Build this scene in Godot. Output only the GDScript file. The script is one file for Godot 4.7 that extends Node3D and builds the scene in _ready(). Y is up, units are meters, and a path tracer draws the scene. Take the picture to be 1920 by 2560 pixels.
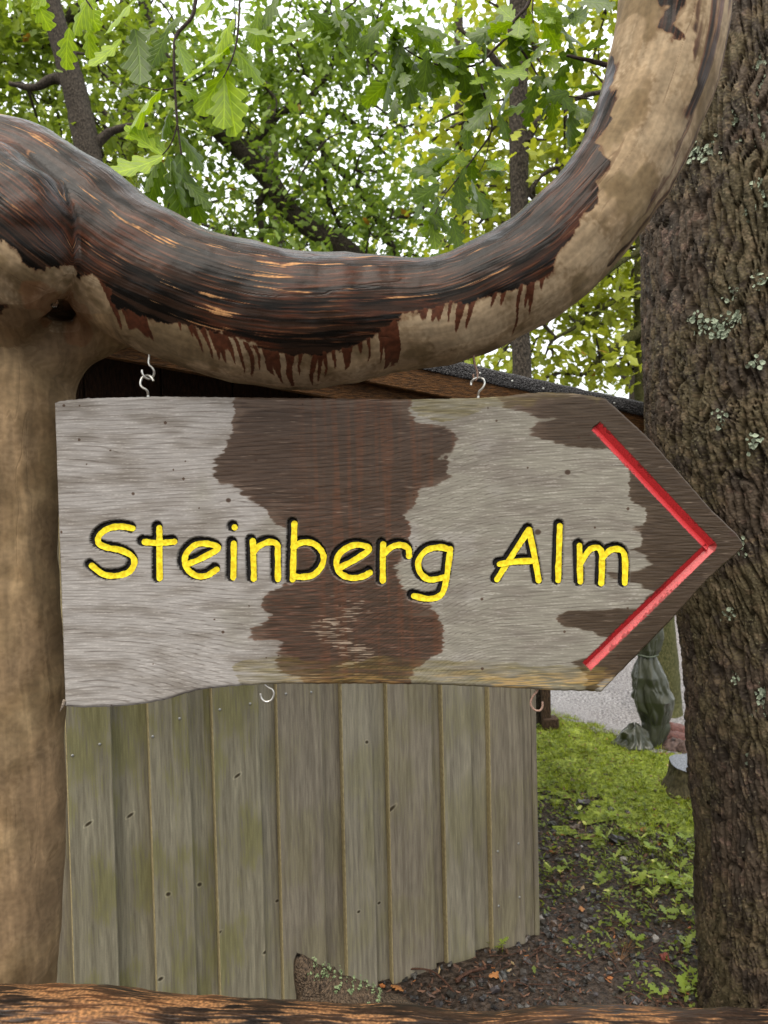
extends Node3D
# A hanging wooden direction sign under a bent, rain-wet log; hut, oak and trees behind, overcast day.

var rng := RandomNumberGenerator.new()
var wood_noise := FastNoiseLite.new()
var lump := FastNoiseLite.new()
var ground_noise := FastNoiseLite.new()


func _ready() -> void:
	var cam := Camera3D.new()
	cam.name = "camera"
	# a phone's small lens: sharp at the sign, a touch soft in the distance
	var lens := CameraAttributesPhysical.new()
	lens.frustum_focal_length = 26.0
	lens.exposure_aperture = 7.0
	lens.frustum_focus_distance = 1.5
	cam.attributes = lens
	cam.fov = 67.3
	cam.near = 0.05
	cam.far = 300.0
	cam.position = Vector3(0, 1.6, 0)
	cam.rotation_degrees = Vector3(-1.7, 0, -1.3)
	add_child(cam)
	cam.current = true

	var sky_look := ProceduralSkyMaterial.new()
	sky_look.sky_top_color = Color(0.97, 0.985, 1.0)
	sky_look.sky_horizon_color = Color(0.72, 0.73, 0.74)
	sky_look.sky_curve = 0.45
	sky_look.ground_bottom_color = Color(0.16, 0.15, 0.12)
	sky_look.ground_horizon_color = Color(0.35, 0.36, 0.33)
	sky_look.sun_angle_max = 1.0
	var sky := Sky.new()
	sky.sky_material = sky_look
	var env := Environment.new()
	env.background_mode = Environment.BG_SKY
	env.sky = sky
	env.background_energy_multiplier = 1.0
	env.tonemap_mode = Environment.TONE_MAPPER_LINEAR
	env.tonemap_exposure = 3.05
	env.sdfgi_enabled = true
	env.ssao_enabled = true
	env.ssil_enabled = true
	var world := WorldEnvironment.new()
	world.name = "world"
	world.environment = env
	add_child(world)

	var sun := DirectionalLight3D.new()
	sun.name = "overcast_sun"
	sun.light_energy = 0.5
	sun.light_angular_distance = 55.0
	sun.light_color = Color(1.0, 0.97, 0.93)
	sun.shadow_enabled = true
	sun.rotation_degrees = Vector3(-63, -24, 0)
	add_child(sun)

	rng.seed = 20240
	wood_noise.seed = 5
	wood_noise.frequency = 1.0
	wood_noise.fractal_octaves = 3
	lump.seed = 9
	lump.frequency = 1.0
	lump.fractal_octaves = 2
	ground_noise.seed = 31
	ground_noise.frequency = 1.0
	ground_noise.fractal_octaves = 3

	make_ground()
	make_hut()
	make_oak_trunk()
	make_frame()
	make_rail()
	make_sign()
	make_hooks()
	make_backdrop_trees()
	make_yard_things()
	make_litter()
	make_oak_sprays()


# ---------------------------------------------------------------- helpers

func noise_of(seed_value: int, freq: float, octaves := 3, kind := FastNoiseLite.TYPE_SIMPLEX_SMOOTH) -> FastNoiseLite:
	var n := FastNoiseLite.new()
	n.seed = seed_value
	n.frequency = freq
	n.noise_type = kind
	n.fractal_octaves = octaves
	return n


# a grey noise picture of w x h pixels, computed small and stretched, as bytes
func noise_bytes(w: int, h: int, sw: int, sh: int, seed_value: int, freq: float, octaves := 3) -> PackedByteArray:
	var im := noise_of(seed_value, freq, octaves).get_image(sw, sh, false, false, true)
	im.convert(Image.FORMAT_L8)
	if sw != w or sh != h:
		im.resize(w, h, Image.INTERPOLATE_CUBIC)
	return im.get_data()


func picture(bytes: PackedByteArray, w: int, h: int, format := Image.FORMAT_RGB8) -> ImageTexture:
	return ImageTexture.create_from_image(Image.create_from_data(w, h, false, format, bytes))


func lin(r: float, g: float, b: float) -> Color:
	return Color(r, g, b).linear_to_srgb()


func matte(c: Color, rough := 0.85) -> StandardMaterial3D:
	var m := StandardMaterial3D.new()
	m.albedo_color = c
	m.roughness = rough
	m.metallic_specular = 0.35
	return m


# noise-coloured material on world-sized triplanar coordinates
func grainy(c1: Color, c2: Color, rough: float, scale: Vector3, seed_value: int, freq := 0.03, relief := 0.3, octaves := 4) -> StandardMaterial3D:
	var m := StandardMaterial3D.new()
	var ramp := Gradient.new()
	ramp.offsets = PackedFloat32Array([0.25, 0.5, 0.75])
	ramp.colors = PackedColorArray([c1, c1.lerp(c2, 0.55), c2])
	var t := NoiseTexture2D.new()
	t.width = 256
	t.height = 256
	t.seamless = true
	t.noise = noise_of(seed_value, freq, octaves)
	t.color_ramp = ramp
	var hgt := NoiseTexture2D.new()
	hgt.width = 256
	hgt.height = 256
	hgt.seamless = true
	hgt.noise = noise_of(seed_value + 1, freq * 1.6, octaves)
	m.albedo_texture = t
	m.roughness = rough
	m.metallic_specular = 0.33
	m.heightmap_enabled = true
	m.heightmap_texture = hgt
	m.heightmap_scale = relief
	m.uv1_triplanar = true
	m.uv1_world_triplanar = true
	m.uv1_scale = scale
	return m


func arrays_mesh(v: PackedVector3Array, n: PackedVector3Array, uv: PackedVector2Array, idx: PackedInt32Array, col := PackedColorArray()) -> ArrayMesh:
	var agree := 0
	var step := maxi(3, (idx.size() / 3 / 40) * 3)
	for k in range(0, idx.size() - 2, step):
		var fn := (v[idx[k + 1]] - v[idx[k]]).cross(v[idx[k + 2]] - v[idx[k]])
		if fn.length_squared() > 1e-16:
			agree += 1 if fn.dot(n[idx[k]] + n[idx[k + 1]] + n[idx[k + 2]]) > 0.0 else -1
	if agree > 0:
		for k in range(0, idx.size() - 2, 3):
			var q := idx[k + 1]
			idx[k + 1] = idx[k + 2]
			idx[k + 2] = q
	var a := []
	a.resize(Mesh.ARRAY_MAX)
	a[Mesh.ARRAY_VERTEX] = v
	a[Mesh.ARRAY_NORMAL] = n
	if uv.size() == v.size():
		a[Mesh.ARRAY_TEX_UV] = uv
	if col.size() == v.size():
		a[Mesh.ARRAY_COLOR] = col
	a[Mesh.ARRAY_INDEX] = idx
	var m := ArrayMesh.new()
	m.add_surface_from_arrays(Mesh.PRIMITIVE_TRIANGLES, a)
	return m


# normals of a regular grid of rows x cols points, by differences
func grid_mesh(v: PackedVector3Array, rows: int, cols: int, uv: PackedVector2Array, outward: Vector3, closed := false, col := PackedColorArray()) -> ArrayMesh:
	var n := PackedVector3Array()
	n.resize(v.size())
	var sign_of := 0.0
	for r in rows:
		for c in cols:
			var r0 := maxi(r - 1, 0)
			var r1 := mini(r + 1, rows - 1)
			var c0 := (c - 1 if c > 0 else (cols - 2 if closed else 0))
			var c1 := (c + 1 if c < cols - 1 else (1 if closed else cols - 1))
			var q := (v[r * cols + c1] - v[r * cols + c0]).cross(v[r1 * cols + c] - v[r0 * cols + c])
			n[r * cols + c] = q.normalized()
	var sum := Vector3.ZERO
	if outward != Vector3.ZERO:
		for k in range(0, n.size(), maxi(1, n.size() / 200)):
			sum += n[k]
		sign_of = 1.0 if sum.dot(outward) >= 0.0 else -1.0
	else:
		# closed round shape: outward means away from the ring's middle
		var mid := Vector3.ZERO
		var r := rows / 2
		for c in cols:
			mid += v[r * cols + c]
		mid /= cols
		sign_of = 1.0 if n[r * cols].dot(v[r * cols] - mid) >= 0.0 else -1.0
	if sign_of < 0.0:
		for k in n.size():
			n[k] = -n[k]
	var idx := PackedInt32Array()
	idx.resize((rows - 1) * (cols - 1) * 6)
	var p := 0
	for r in rows - 1:
		for c in cols - 1:
			var a := r * cols + c
			idx[p] = a
			idx[p + 1] = a + 1
			idx[p + 2] = a + cols
			idx[p + 3] = a + 1
			idx[p + 4] = a + cols + 1
			idx[p + 5] = a + cols
			p += 6
	return arrays_mesh(v, n, uv, idx, col)


# a smooth line through given points: Catmull-Rom, per pieces each
func smooth_line(pts: Array, per: int) -> PackedVector3Array:
	var out := PackedVector3Array()
	for k in pts.size() - 1:
		var a: Vector3 = pts[maxi(k - 1, 0)]
		var b: Vector3 = pts[k]
		var c: Vector3 = pts[k + 1]
		var d: Vector3 = pts[mini(k + 2, pts.size() - 1)]
		for i in per:
			out.append(b.cubic_interpolate(c, a, d, float(i) / per))
	out.append(pts[pts.size() - 1])
	return out


func spread_radii(r: Array, per: int) -> PackedFloat32Array:
	var out := PackedFloat32Array()
	for k in r.size() - 1:
		for i in per:
			out.append(lerpf(r[k], r[k + 1], smoothstep(0.0, 1.0, float(i) / per)))
	out.append(r[r.size() - 1])
	return out


# a tube along points; rough adds bumps in metres
func tube(p: PackedVector3Array, r: PackedFloat32Array, sides: int, rough := 0.0, caps := true, freq := 8.0) -> ArrayMesh:
	var v := PackedVector3Array()
	var uv := PackedVector2Array()
	var t0 := (p[1] - p[0]).normalized()
	var side := t0.cross(Vector3(0.13, 0.31, 0.94)).normalized()
	var along := 0.0
	var rows := 0
	var last := p.size() - 1
	for k in p.size():
		var t := (p[mini(k + 1, last)] - p[maxi(k - 1, 0)]).normalized()
		side = (side - t * side.dot(t)).normalized()
		var up := t.cross(side)
		if k > 0:
			along += p[k].distance_to(p[k - 1])
		var reps := [1.0]
		if caps and k == 0:
			reps = [0.001, 0.7, 1.0]
		elif caps and k == last:
			reps = [1.0, 0.7, 0.001]
		for q in reps:
			for c in sides + 1:
				var a := TAU * (c % sides) / sides
				var d := side * cos(a) + up * sin(a)
				var rr: float = r[k] * q
				if rough > 0.0:
					rr += rough * q * lump.get_noise_3dv((p[k] + d * r[k]) * freq)
				v.append(p[k] + d * rr)
				uv.append(Vector2(TAU * r[k] * c / sides, along))
			rows += 1
	return grid_mesh(v, rows, sides + 1, uv, Vector3.ZERO, true)


# a box with slightly bevelled edges, from centre and size, UV in metres
func bevel_box(size: Vector3, b := 0.004) -> ArrayMesh:
	var st := SurfaceTool.new()
	st.begin(Mesh.PRIMITIVE_TRIANGLES)
	var h := size / 2.0
	for axis in 3:
		var u := (axis + 1) % 3
		var w := (axis + 2) % 3
		for s in [-1.0, 1.0]:
			var nn := Vector3.ZERO
			nn[axis] = s
			var q := []
			for e in [[-1, -1], [1, -1], [1, 1], [-1, 1]]:
				var c := Vector3.ZERO
				c[axis] = s * h[axis]
				c[u] = e[0] * (h[u] - b)
				c[w] = e[1] * (h[w] - b)
				q.append(c)
			quad(st, q[0], q[1], q[2], q[3], nn)
	# bevel strips
	for axis in 3:
		var u := (axis + 1) % 3
		var w := (axis + 2) % 3
		for su in [-1.0, 1.0]:
			for sw in [-1.0, 1.0]:
				var nn := Vector3.ZERO
				nn[u] = su
				nn[w] = sw
				var q := []
				for e in [[-1, 0], [1, 0], [1, 1], [-1, 1]]:
					var c := Vector3.ZERO
					c[axis] = e[0] * (h[axis] - b)
					c[u] = su * (h[u] - (b if e[1] == 0 else 0.0))
					c[w] = sw * (h[w] - (0.0 if e[1] == 0 else b))
					q.append(c)
				quad(st, q[0], q[1], q[2], q[3], nn.normalized())
	return st.commit()


func quad(st: SurfaceTool, a: Vector3, b: Vector3, c: Vector3, d: Vector3, n: Vector3) -> void:
	var q := [a, b, c, a, c, d]
	if (b - a).cross(c - a).dot(n) > 0.0:
		q = [a, c, b, a, d, c]
	for x in q:
		st.set_normal(n)
		var p: Vector3 = x
		st.set_uv(Vector2(p.x + p.z, -p.y) if absf(n.y) < 0.7 else Vector2(p.x, p.z))
		st.add_vertex(p)


func part(called: String, mesh: Mesh, m: Material, parent: Node3D, at := Vector3.ZERO, turn := Vector3.ZERO) -> MeshInstance3D:
	var o := MeshInstance3D.new()
	o.name = called
	o.mesh = mesh
	o.material_override = m
	o.position = at
	o.rotation = turn
	parent.add_child(o, true)
	return o


func tag(o: Node3D, label: String, category: String, group := "", kind := "") -> Node3D:
	if label:
		o.set_meta("label", label)
	if category:
		o.set_meta("category", category)
	if group:
		o.set_meta("group", group)
	if kind:
		o.set_meta("kind", kind)
	return o


func thing(called: String, label: String, category: String, at := Vector3.ZERO, group := "") -> Node3D:
	var o := Node3D.new()
	o.name = called
	o.position = at
	add_child(o, true)
	tag(o, label, category, group)
	return o


func copies_of(called: String, mesh: Mesh, m: Material, places: Array, colors: PackedColorArray, parent: Node3D) -> MultiMeshInstance3D:
	var mm := MultiMesh.new()
	mm.transform_format = MultiMesh.TRANSFORM_3D
	mm.use_colors = colors.size() > 0
	mm.mesh = mesh
	mm.instance_count = places.size()
	for k in places.size():
		mm.set_instance_transform(k, places[k])
		if colors.size():
			mm.set_instance_color(k, colors[k])
	var o := MultiMeshInstance3D.new()
	o.name = called
	o.multimesh = mm
	o.material_override = m
	parent.add_child(o, true)
	o.set_meta("kind", "stuff")
	return o


# low-resolution mask of polygons (world x, y), stretched to w x h pixels over the rectangle lo..hi, y down
func polygon_mask(polys: Array, lo: Vector2, hi: Vector2, w: int, h: int, shrink := 6) -> PackedByteArray:
	var sw := w / shrink
	var sh := h / shrink
	var b := PackedByteArray()
	b.resize(sw * sh)
	for poly in polys:
		var pp := PackedVector2Array(poly)
		var a := pp[0]
		var z := pp[0]
		for q in pp:
			a = a.min(q)
			z = z.max(q)
		for y in sh:
			var wy := hi.y - (y + 0.5) / sh * (hi.y - lo.y)
			if wy < a.y or wy > z.y:
				continue
			for x in sw:
				var wx := lo.x + (x + 0.5) / sw * (hi.x - lo.x)
				if wx >= a.x and wx <= z.x and b[y * sw + x] == 0 and Geometry2D.is_point_in_polygon(Vector2(wx, wy), pp):
					b[y * sw + x] = 255
	var im := Image.create_from_data(sw, sh, false, Image.FORMAT_L8, b)
	im.resize(sw / 2, sh / 2, Image.INTERPOLATE_BILINEAR)
	im.resize(w, h, Image.INTERPOLATE_CUBIC)
	return im.get_data()


# ---------------------------------------------------------------- bent log that carries the sign

var f_lo := Vector2(-0.95, 0.5)
var f_hi := Vector2(0.8, 2.75)
const CELL := 0.009
const NOTCH := Vector3(-0.6317, 1.9731, -1.53)
var chains := []
var chain_k := [0.0, 0.014, 0.06]


func seg_d(p: Vector3, a: Vector3, b: Vector3, ra: float, rb: float) -> float:
	var ab := b - a
	var t := clampf((p - a).dot(ab) / ab.length_squared(), 0.0, 1.0)
	return p.distance_to(a + ab * t) - lerpf(ra, rb, t)


func frame_d(p: Vector3, near: Array) -> float:
	var d := 9.0
	for c in near.size():
		var best := 9.0
		var ps: PackedVector3Array = chains[c][0]
		var rs: PackedFloat32Array = chains[c][1]
		for k in near[c]:
			best = minf(best, seg_d(p, ps[k], ps[k + 1], rs[k], rs[k + 1]))
		var kk: float = chain_k[c]
		if kk > 0.0:
			var hh := maxf(kk - absf(d - best), 0.0) / kk
			d = minf(d, best) - hh * hh * kk * 0.25
		else:
			d = minf(d, best)
	# the dark notch under the fork
	var q := (p - NOTCH) / Vector3(0.040, 0.020, 0.085)
	var ql := q.length()
	if ql < 1.5:
		d = maxf(d, (1.0 - ql) * 0.022)
	return d + 0.007 * lump.get_noise_3dv(p * 6.0) + 0.0012 * lump.get_noise_3dv(p * 20.0)


func make_frame() -> void:
	var beam := [Vector3(-0.848, 2.2433, -1.58), Vector3(-0.7544, 2.2338, -1.58), Vector3(-0.6808, 2.1968, -1.57), Vector3(-0.5867, 2.1253, -1.55), Vector3(-0.4949, 2.0488, -1.53), Vector3(-0.3845, 1.9895, -1.52), Vector3(-0.2902, 1.9559, -1.52), Vector3(-0.1818, 1.9345, -1.52), Vector3(-0.0727, 1.9347, -1.52), Vector3(0.0274, 1.9397, -1.52), Vector3(0.1184, 1.9466, -1.52), Vector3(0.2208, 1.9822, -1.52), Vector3(0.3252, 2.0392, -1.52), Vector3(0.4071, 2.1172, -1.52), Vector3(0.4789, 2.2059, -1.52), Vector3(0.5392, 2.3345, -1.52), Vector3(0.5692, 2.434, -1.52), Vector3(0.5857, 2.5352, -1.52), Vector3(0.6031, 2.649, -1.52), Vector3(0.6178, 2.7625, -1.52)]
	var beam_r := [0.118, 0.132, 0.131, 0.133, 0.134, 0.135, 0.135, 0.134, 0.126, 0.111, 0.106, 0.103, 0.105, 0.1, 0.099, 0.103, 0.105, 0.106, 0.107, 0.107]
	var post := [Vector3(-0.841, 0.3315, -1.58), Vector3(-0.8248, 0.6088, -1.58), Vector3(-0.8022, 0.9025, -1.58), Vector3(-0.7933, 1.1935, -1.58), Vector3(-0.7919, 1.4337, -1.58), Vector3(-0.7849, 1.6716, -1.58), Vector3(-0.7833, 1.8417, -1.58), Vector3(-0.7796, 1.9455, -1.56), Vector3(-0.7053, 2.006, -1.47), Vector3(-0.635, 2.0516, -1.42), Vector3(-0.6513, 2.1172, -1.42), Vector3(-0.7146, 2.1817, -1.46)]
	post.insert(0, Vector3(post[0].x, -0.05, post[0].z))
	var post_r := [0.13, 0.118, 0.112, 0.116, 0.116, 0.11, 0.104, 0.094, 0.084, 0.086, 0.094, 0.088, 0.085]
	var strut := [Vector3(-0.7774, 1.6241, -1.6), Vector3(-0.7364, 1.768, -1.61), Vector3(-0.7175, 1.8565, -1.64), Vector3(-0.662, 1.9217, -1.63), Vector3(-0.5861, 1.9528, -1.62), Vector3(-0.4897, 1.9947, -1.58)]
	var strut_r := [0.075, 0.082, 0.072, 0.064, 0.06, 0.06]
	chains = [[smooth_line(beam, 2), spread_radii(beam_r, 2)], [smooth_line(post, 2), spread_radii(post_r, 2)], [smooth_line(strut, 3), spread_radii(strut_r, 3)]]

	var lo := Vector3(-0.98, -0.06, -1.78)
	var nx := 200
	var ny := 308
	var nz := 52
	var field := PackedFloat32Array()
	field.resize(nx * ny * nz)
	field.fill(1.0)
	var blocks := []
	var bs := 6
	for bz in range(0, nz - 1, bs):
		for by in range(0, ny - 1, bs):
			for bx in range(0, nx - 1, bs):
				var mid := lo + (Vector3(bx, by, bz) + Vector3.ONE * bs * 0.5) * CELL
				var near := []
				var dd := 9.0
				for c in chains.size():
					var list := PackedInt32Array()
					var ps: PackedVector3Array = chains[c][0]
					var rs: PackedFloat32Array = chains[c][1]
					for k in ps.size() - 1:
						var q := seg_d(mid, ps[k], ps[k + 1], rs[k], rs[k + 1])
						if q < 0.115:
							list.append(k)
						dd = minf(dd, q)
					near.append(list)
				var x1 := mini(bx + bs, nx - 1)
				var y1 := mini(by + bs, ny - 1)
				var z1 := mini(bz + bs, nz - 1)
				var deep := dd < -0.066
				if dd > 0.062:
					continue
				if not deep:
					blocks.append([bx, by, bz, near])
				for z in range(bz, z1 + 1):
					for y in range(by, y1 + 1):
						for x in range(bx, x1 + 1):
							var at := (z * ny + y) * nx + x
							if deep:
								if field[at] == 1.0:
									field[at] = -1.0
							elif absf(field[at]) == 1.0:
								field[at] = frame_d(lo + Vector3(x, y, z) * CELL, near)
	var v := PackedVector3Array()
	var n := PackedVector3Array()
	var uv := PackedVector2Array()
	var idx := PackedInt32Array()
	var cell_vertex := {}
	var off := [0, 1, nx, nx + 1, nx * ny, nx * ny + 1, nx * ny + nx, nx * ny + nx + 1]
	for b in blocks:
		for z in range(b[2], mini(b[2] + bs, nz - 1)):
			for y in range(b[1], mini(b[1] + bs, ny - 1)):
				for x in range(b[0], mini(b[0] + bs, nx - 1)):
					var at: int = (z * ny + y) * nx + x
					var inside := 0
					for k in 8:
						if field[at + off[k]] < 0.0:
							inside += 1
					if inside == 0 or inside == 8:
						continue
					var sum := Vector3.ZERO
					var cnt := 0
					for e in [[0, 1], [2, 3], [4, 5], [6, 7], [0, 2], [1, 3], [4, 6], [5, 7], [0, 4], [1, 5], [2, 6], [3, 7]]:
						var f0 := field[at + off[e[0]]]
						var f1 := field[at + off[e[1]]]
						if (f0 < 0.0) != (f1 < 0.0):
							var t := f0 / (f0 - f1)
							var p0 := Vector3(e[0] & 1, (e[0] >> 1) & 1, e[0] >> 2)
							var p1 := Vector3(e[1] & 1, (e[1] >> 1) & 1, e[1] >> 2)
							sum += p0.lerp(p1, t)
							cnt += 1
					var p := lo + (Vector3(x, y, z) + sum / cnt) * CELL
					var h := 0.004
					var g := Vector3.ZERO
					var f00 := frame_d(p, b[3])
					g.x = frame_d(p + Vector3(h, 0, 0), b[3]) - f00
					g.y = frame_d(p + Vector3(0, h, 0), b[3]) - f00
					g.z = frame_d(p + Vector3(0, 0, h), b[3]) - f00
					g = g.normalized()
					cell_vertex[at] = v.size()
					v.append(p)
					n.append(g)
					# unrolled a little towards the sides so that the wood does not stretch there
					var m := minf(Vector2(g.x, g.y).length(), 0.999)
					var wide := (asin(m) - m) * 0.11 / maxf(m, 0.05)
					var q := Vector2(p.x, p.y) + Vector2(g.x, g.y) * wide
					uv.append(Vector2((q.x - f_lo.x) / (f_hi.x - f_lo.x), (f_hi.y - q.y) / (f_hi.y - f_lo.y)))
	for b in blocks:
		for z in range(b[2], mini(b[2] + bs, nz - 1)):
			for y in range(b[1], mini(b[1] + bs, ny - 1)):
				for x in range(b[0], mini(b[0] + bs, nx - 1)):
					var at: int = (z * ny + y) * nx + x
					var s0 := field[at] < 0.0
					for axis in 3:
						var o1: int = [1, nx, nx * ny][axis]
						if s0 == (field[at + o1] < 0.0):
							continue
						var u: int = [nx, nx * ny, 1][axis]
						var w: int = [nx * ny, 1, nx][axis]
						var a: int = cell_vertex.get(at, -1)
						var c1: int = cell_vertex.get(at - u, -1)
						var c2: int = cell_vertex.get(at - u - w, -1)
						var c3: int = cell_vertex.get(at - w, -1)
						if a < 0 or c1 < 0 or c2 < 0 or c3 < 0:
							continue
						if s0:
							idx.append_array([a, c3, c2, a, c2, c1])
						else:
							idx.append_array([a, c1, c2, a, c2, c3])
	var root := thing("log_sign_frame", "bent peeled log on a forked post, dark wet on top, carrying the arrow sign", "log frame", Vector3(chains[1][0][0].x, 0, chains[1][0][0].z))
	part("bent_trunk", arrays_mesh(v, n, uv, idx), frame_material(), root, -root.position)


func frame_material() -> StandardMaterial3D:
	var w := 1344
	var h := 1728
	var stain := polygon_mask([
		[Vector2(-0.7285, 2.3949), Vector2(-0.6118, 2.3675), Vector2(-0.5045, 2.3071), Vector2(-0.4062, 2.2218), Vector2(-0.2901, 2.1526), Vector2(-0.1645, 2.1121), Vector2(-0.0294, 2.1049), Vector2(0.0972, 2.0979), Vector2(0.1739, 2.1254), Vector2(0.2594, 2.1819), Vector2(0.3196, 2.2555), Vector2(0.363, 2.3374), Vector2(0.3848, 2.3866), Vector2(0.4066, 2.4438), Vector2(0.4379, 2.3936), Vector2(0.4286, 2.336), Vector2(0.4228, 2.2781), Vector2(0.4137, 2.2284), Vector2(0.4147, 2.1868), Vector2(0.4023, 2.1412), Vector2(0.3865, 2.104), Vector2(0.3639, 2.0626), Vector2(0.3345, 2.0214), Vector2(0.3153, 1.9882), Vector2(0.2896, 1.972), Vector2(0.2555, 1.9601), Vector2(0.2044, 1.9487), Vector2(0.1533, 1.9372), Vector2(0.1193, 1.9338), Vector2(0.068, 1.9181), Vector2(0.0337, 1.902), Vector2(-0.0178, 1.8778), Vector2(-0.0522, 1.8617), Vector2(-0.1035, 1.8477), Vector2(-0.1547, 1.8387), Vector2(-0.2055, 1.8483), Vector2(-0.2559, 1.868), Vector2(-0.3147, 1.893), Vector2(-0.3734, 1.9154), Vector2(-0.4157, 1.9205), Vector2(-0.4578, 1.9316), Vector2(-0.4867, 1.9558), Vector2(-0.511, 1.99), Vector2(-0.5358, 2.0074), Vector2(-0.5447, 1.995), Vector2(-0.5658, 1.9996), Vector2(-0.5914, 1.9918), Vector2(-0.6247, 2.0094), Vector2(-0.6407, 2.0349), Vector2(-0.6739, 2.0524), Vector2(-0.6899, 2.0779), Vector2(-0.7403, 2.0874)],
		[Vector2(0.527, 2.5398), Vector2(0.553, 2.5393), Vector2(0.5543, 2.4405), Vector2(0.5489, 2.4035), Vector2(0.5404, 2.393), Vector2(0.5329, 2.4039), Vector2(0.5292, 2.4411)],
		[Vector2(-0.7013, 1.9577), Vector2(-0.6875, 1.9486), Vector2(-0.685, 1.9204), Vector2(-0.6927, 1.9048), Vector2(-0.7009, 1.9208)]], f_lo, f_hi, w, h, 4)
	var side_wet := polygon_mask([[Vector2(0.5838, 2.5222), Vector2(0.7513, 2.5184), Vector2(0.7335, 2.3705), Vector2(0.6905, 2.2555), Vector2(0.6305, 2.1569), Vector2(0.5792, 2.0996), Vector2(0.5108, 2.0342), Vector2(0.451, 1.9978), Vector2(0.4428, 2.0139), Vector2(0.503, 2.0846), Vector2(0.5418, 2.1506), Vector2(0.5679, 2.225), Vector2(0.585, 2.3242), Vector2(0.5842, 2.4069)]], f_lo, f_hi, w, h, 4)
	var raw := polygon_mask([[Vector2(-0.6324, 1.9605), Vector2(-0.5945, 1.9652), Vector2(-0.5574, 1.9447), Vector2(-0.5536, 1.9165), Vector2(-0.5969, 1.894), Vector2(-0.6342, 1.9089)]], f_lo, f_hi, w, h, 4)
	var gold_zone := polygon_mask([[Vector2(-0.6405, 2.2728), Vector2(-0.5736, 2.2588), Vector2(-0.4585, 2.1688), Vector2(-0.3262, 2.0781), Vector2(-0.2091, 2.0286), Vector2(-0.1339, 1.9899), Vector2(-0.2188, 1.9818), Vector2(-0.3362, 2.0264), Vector2(-0.4362, 2.0756), Vector2(-0.527, 2.1412), Vector2(-0.5925, 2.201), Vector2(-0.6334, 2.2352)], [Vector2(-0.4639, 2.0058), Vector2(-0.3551, 1.9613), Vector2(-0.2122, 1.9159), Vector2(-0.2889, 1.9042), Vector2(-0.3983, 1.9353)], [Vector2(-0.7083, 2.2077), Vector2(-0.6251, 2.2099), Vector2(-0.5853, 2.1597), Vector2(-0.6272, 2.1524), Vector2(-0.7101, 2.1625)], [Vector2(-0.7132, 2.0802), Vector2(-0.6457, 2.1034), Vector2(-0.6299, 2.0783), Vector2(-0.6641, 2.0543), Vector2(-0.7145, 2.0472)], [Vector2(-0.0314, 2.0212), Vector2(0.0953, 2.0058), Vector2(0.0695, 1.9854), Vector2(-0.0235, 1.9958)]], f_lo, f_hi, w, h, 4)
	# lower rim of the wet wood: where the drips start
	var rim := PackedVector2Array([Vector2(-0.5188, 2.0112), Vector2(-0.4908, 1.9601), Vector2(-0.441, 1.9278), Vector2(-0.3988, 1.9202), Vector2(-0.3399, 1.902), Vector2(-0.2728, 1.8734), Vector2(-0.2224, 1.8529), Vector2(-0.1717, 1.8407), Vector2(-0.1035, 1.8477), Vector2(-0.0521, 1.8634), Vector2(-0.0178, 1.8795), Vector2(0.0423, 1.906), Vector2(0.0937, 1.9276), Vector2(0.1448, 1.9374), Vector2(0.1959, 1.9489), Vector2(0.2385, 1.958), Vector2(0.2896, 1.9737), Vector2(0.324, 2.0048)])
	var drip_len := PackedFloat32Array()
	var rim_y := PackedFloat32Array()
	drip_len.resize(w)
	rim_y.resize(w)
	var dn := noise_of(4, 1.0, 1)
	var wide := PackedVector2Array([Vector2(-0.5217, 1.9229), Vector2(-0.4425, 1.879), Vector2(-0.399, 1.9117), Vector2(-0.3498, 1.8557), Vector2(-0.2739, 1.8329), Vector2(-0.2244, 1.781), Vector2(-0.1566, 1.7667), Vector2(-0.0884, 1.7694), Vector2(-0.0281, 1.802), Vector2(0.0405, 1.8258), Vector2(0.0719, 1.9011), Vector2(0.1315, 1.9082), Vector2(0.1515, 1.8487), Vector2(0.1858, 1.8648), Vector2(0.221, 1.9315), Vector2(0.2538, 1.8633), Vector2(0.297, 1.9045), Vector2(0.3236, 1.9796)])
	for x in w:
		var wx := f_lo.x + (x + 0.5) / w * (f_hi.x - f_lo.x)
		rim_y[x] = -9.0
		for k in rim.size() - 1:
			if wx >= rim[k].x and wx < rim[k + 1].x:
				rim_y[x] = lerpf(rim[k].y, rim[k + 1].y, (wx - rim[k].x) / (rim[k + 1].x - rim[k].x))
		var low := rim_y[x]
		for k in wide.size() - 1:
			if wx >= wide[k].x and wx < wide[k + 1].x:
				low = lerpf(wide[k].y, wide[k + 1].y, (wx - wide[k].x) / (wide[k + 1].x - wide[k].x))
		var a := dn.get_noise_1d(wx * 62.0) * 0.5 + 0.5
		var b := dn.get_noise_1d(wx * 13.0 + 70.0) * 0.5 + 0.5
		drip_len[x] = (rim_y[x] - low) * smoothstep(0.38, 0.80, a) * clampf(0.35 + 1.4 * b, 0.3, 1.25)
	# nearest point of the axes on a coarse lattice: along and across
	var gs := 16
	var gw := w / gs + 2
	var gh := h / gs + 2
	var ga := PackedFloat32Array()
	var gb := PackedFloat32Array()
	ga.resize(gw * gh)
	gb.resize(gw * gh)
	var line: PackedVector3Array = chains[0][0]
	var lens := PackedFloat32Array([0.0])
	for k in range(1, line.size()):
		lens.append(lens[k - 1] + line[k].distance_to(line[k - 1]))
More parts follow.
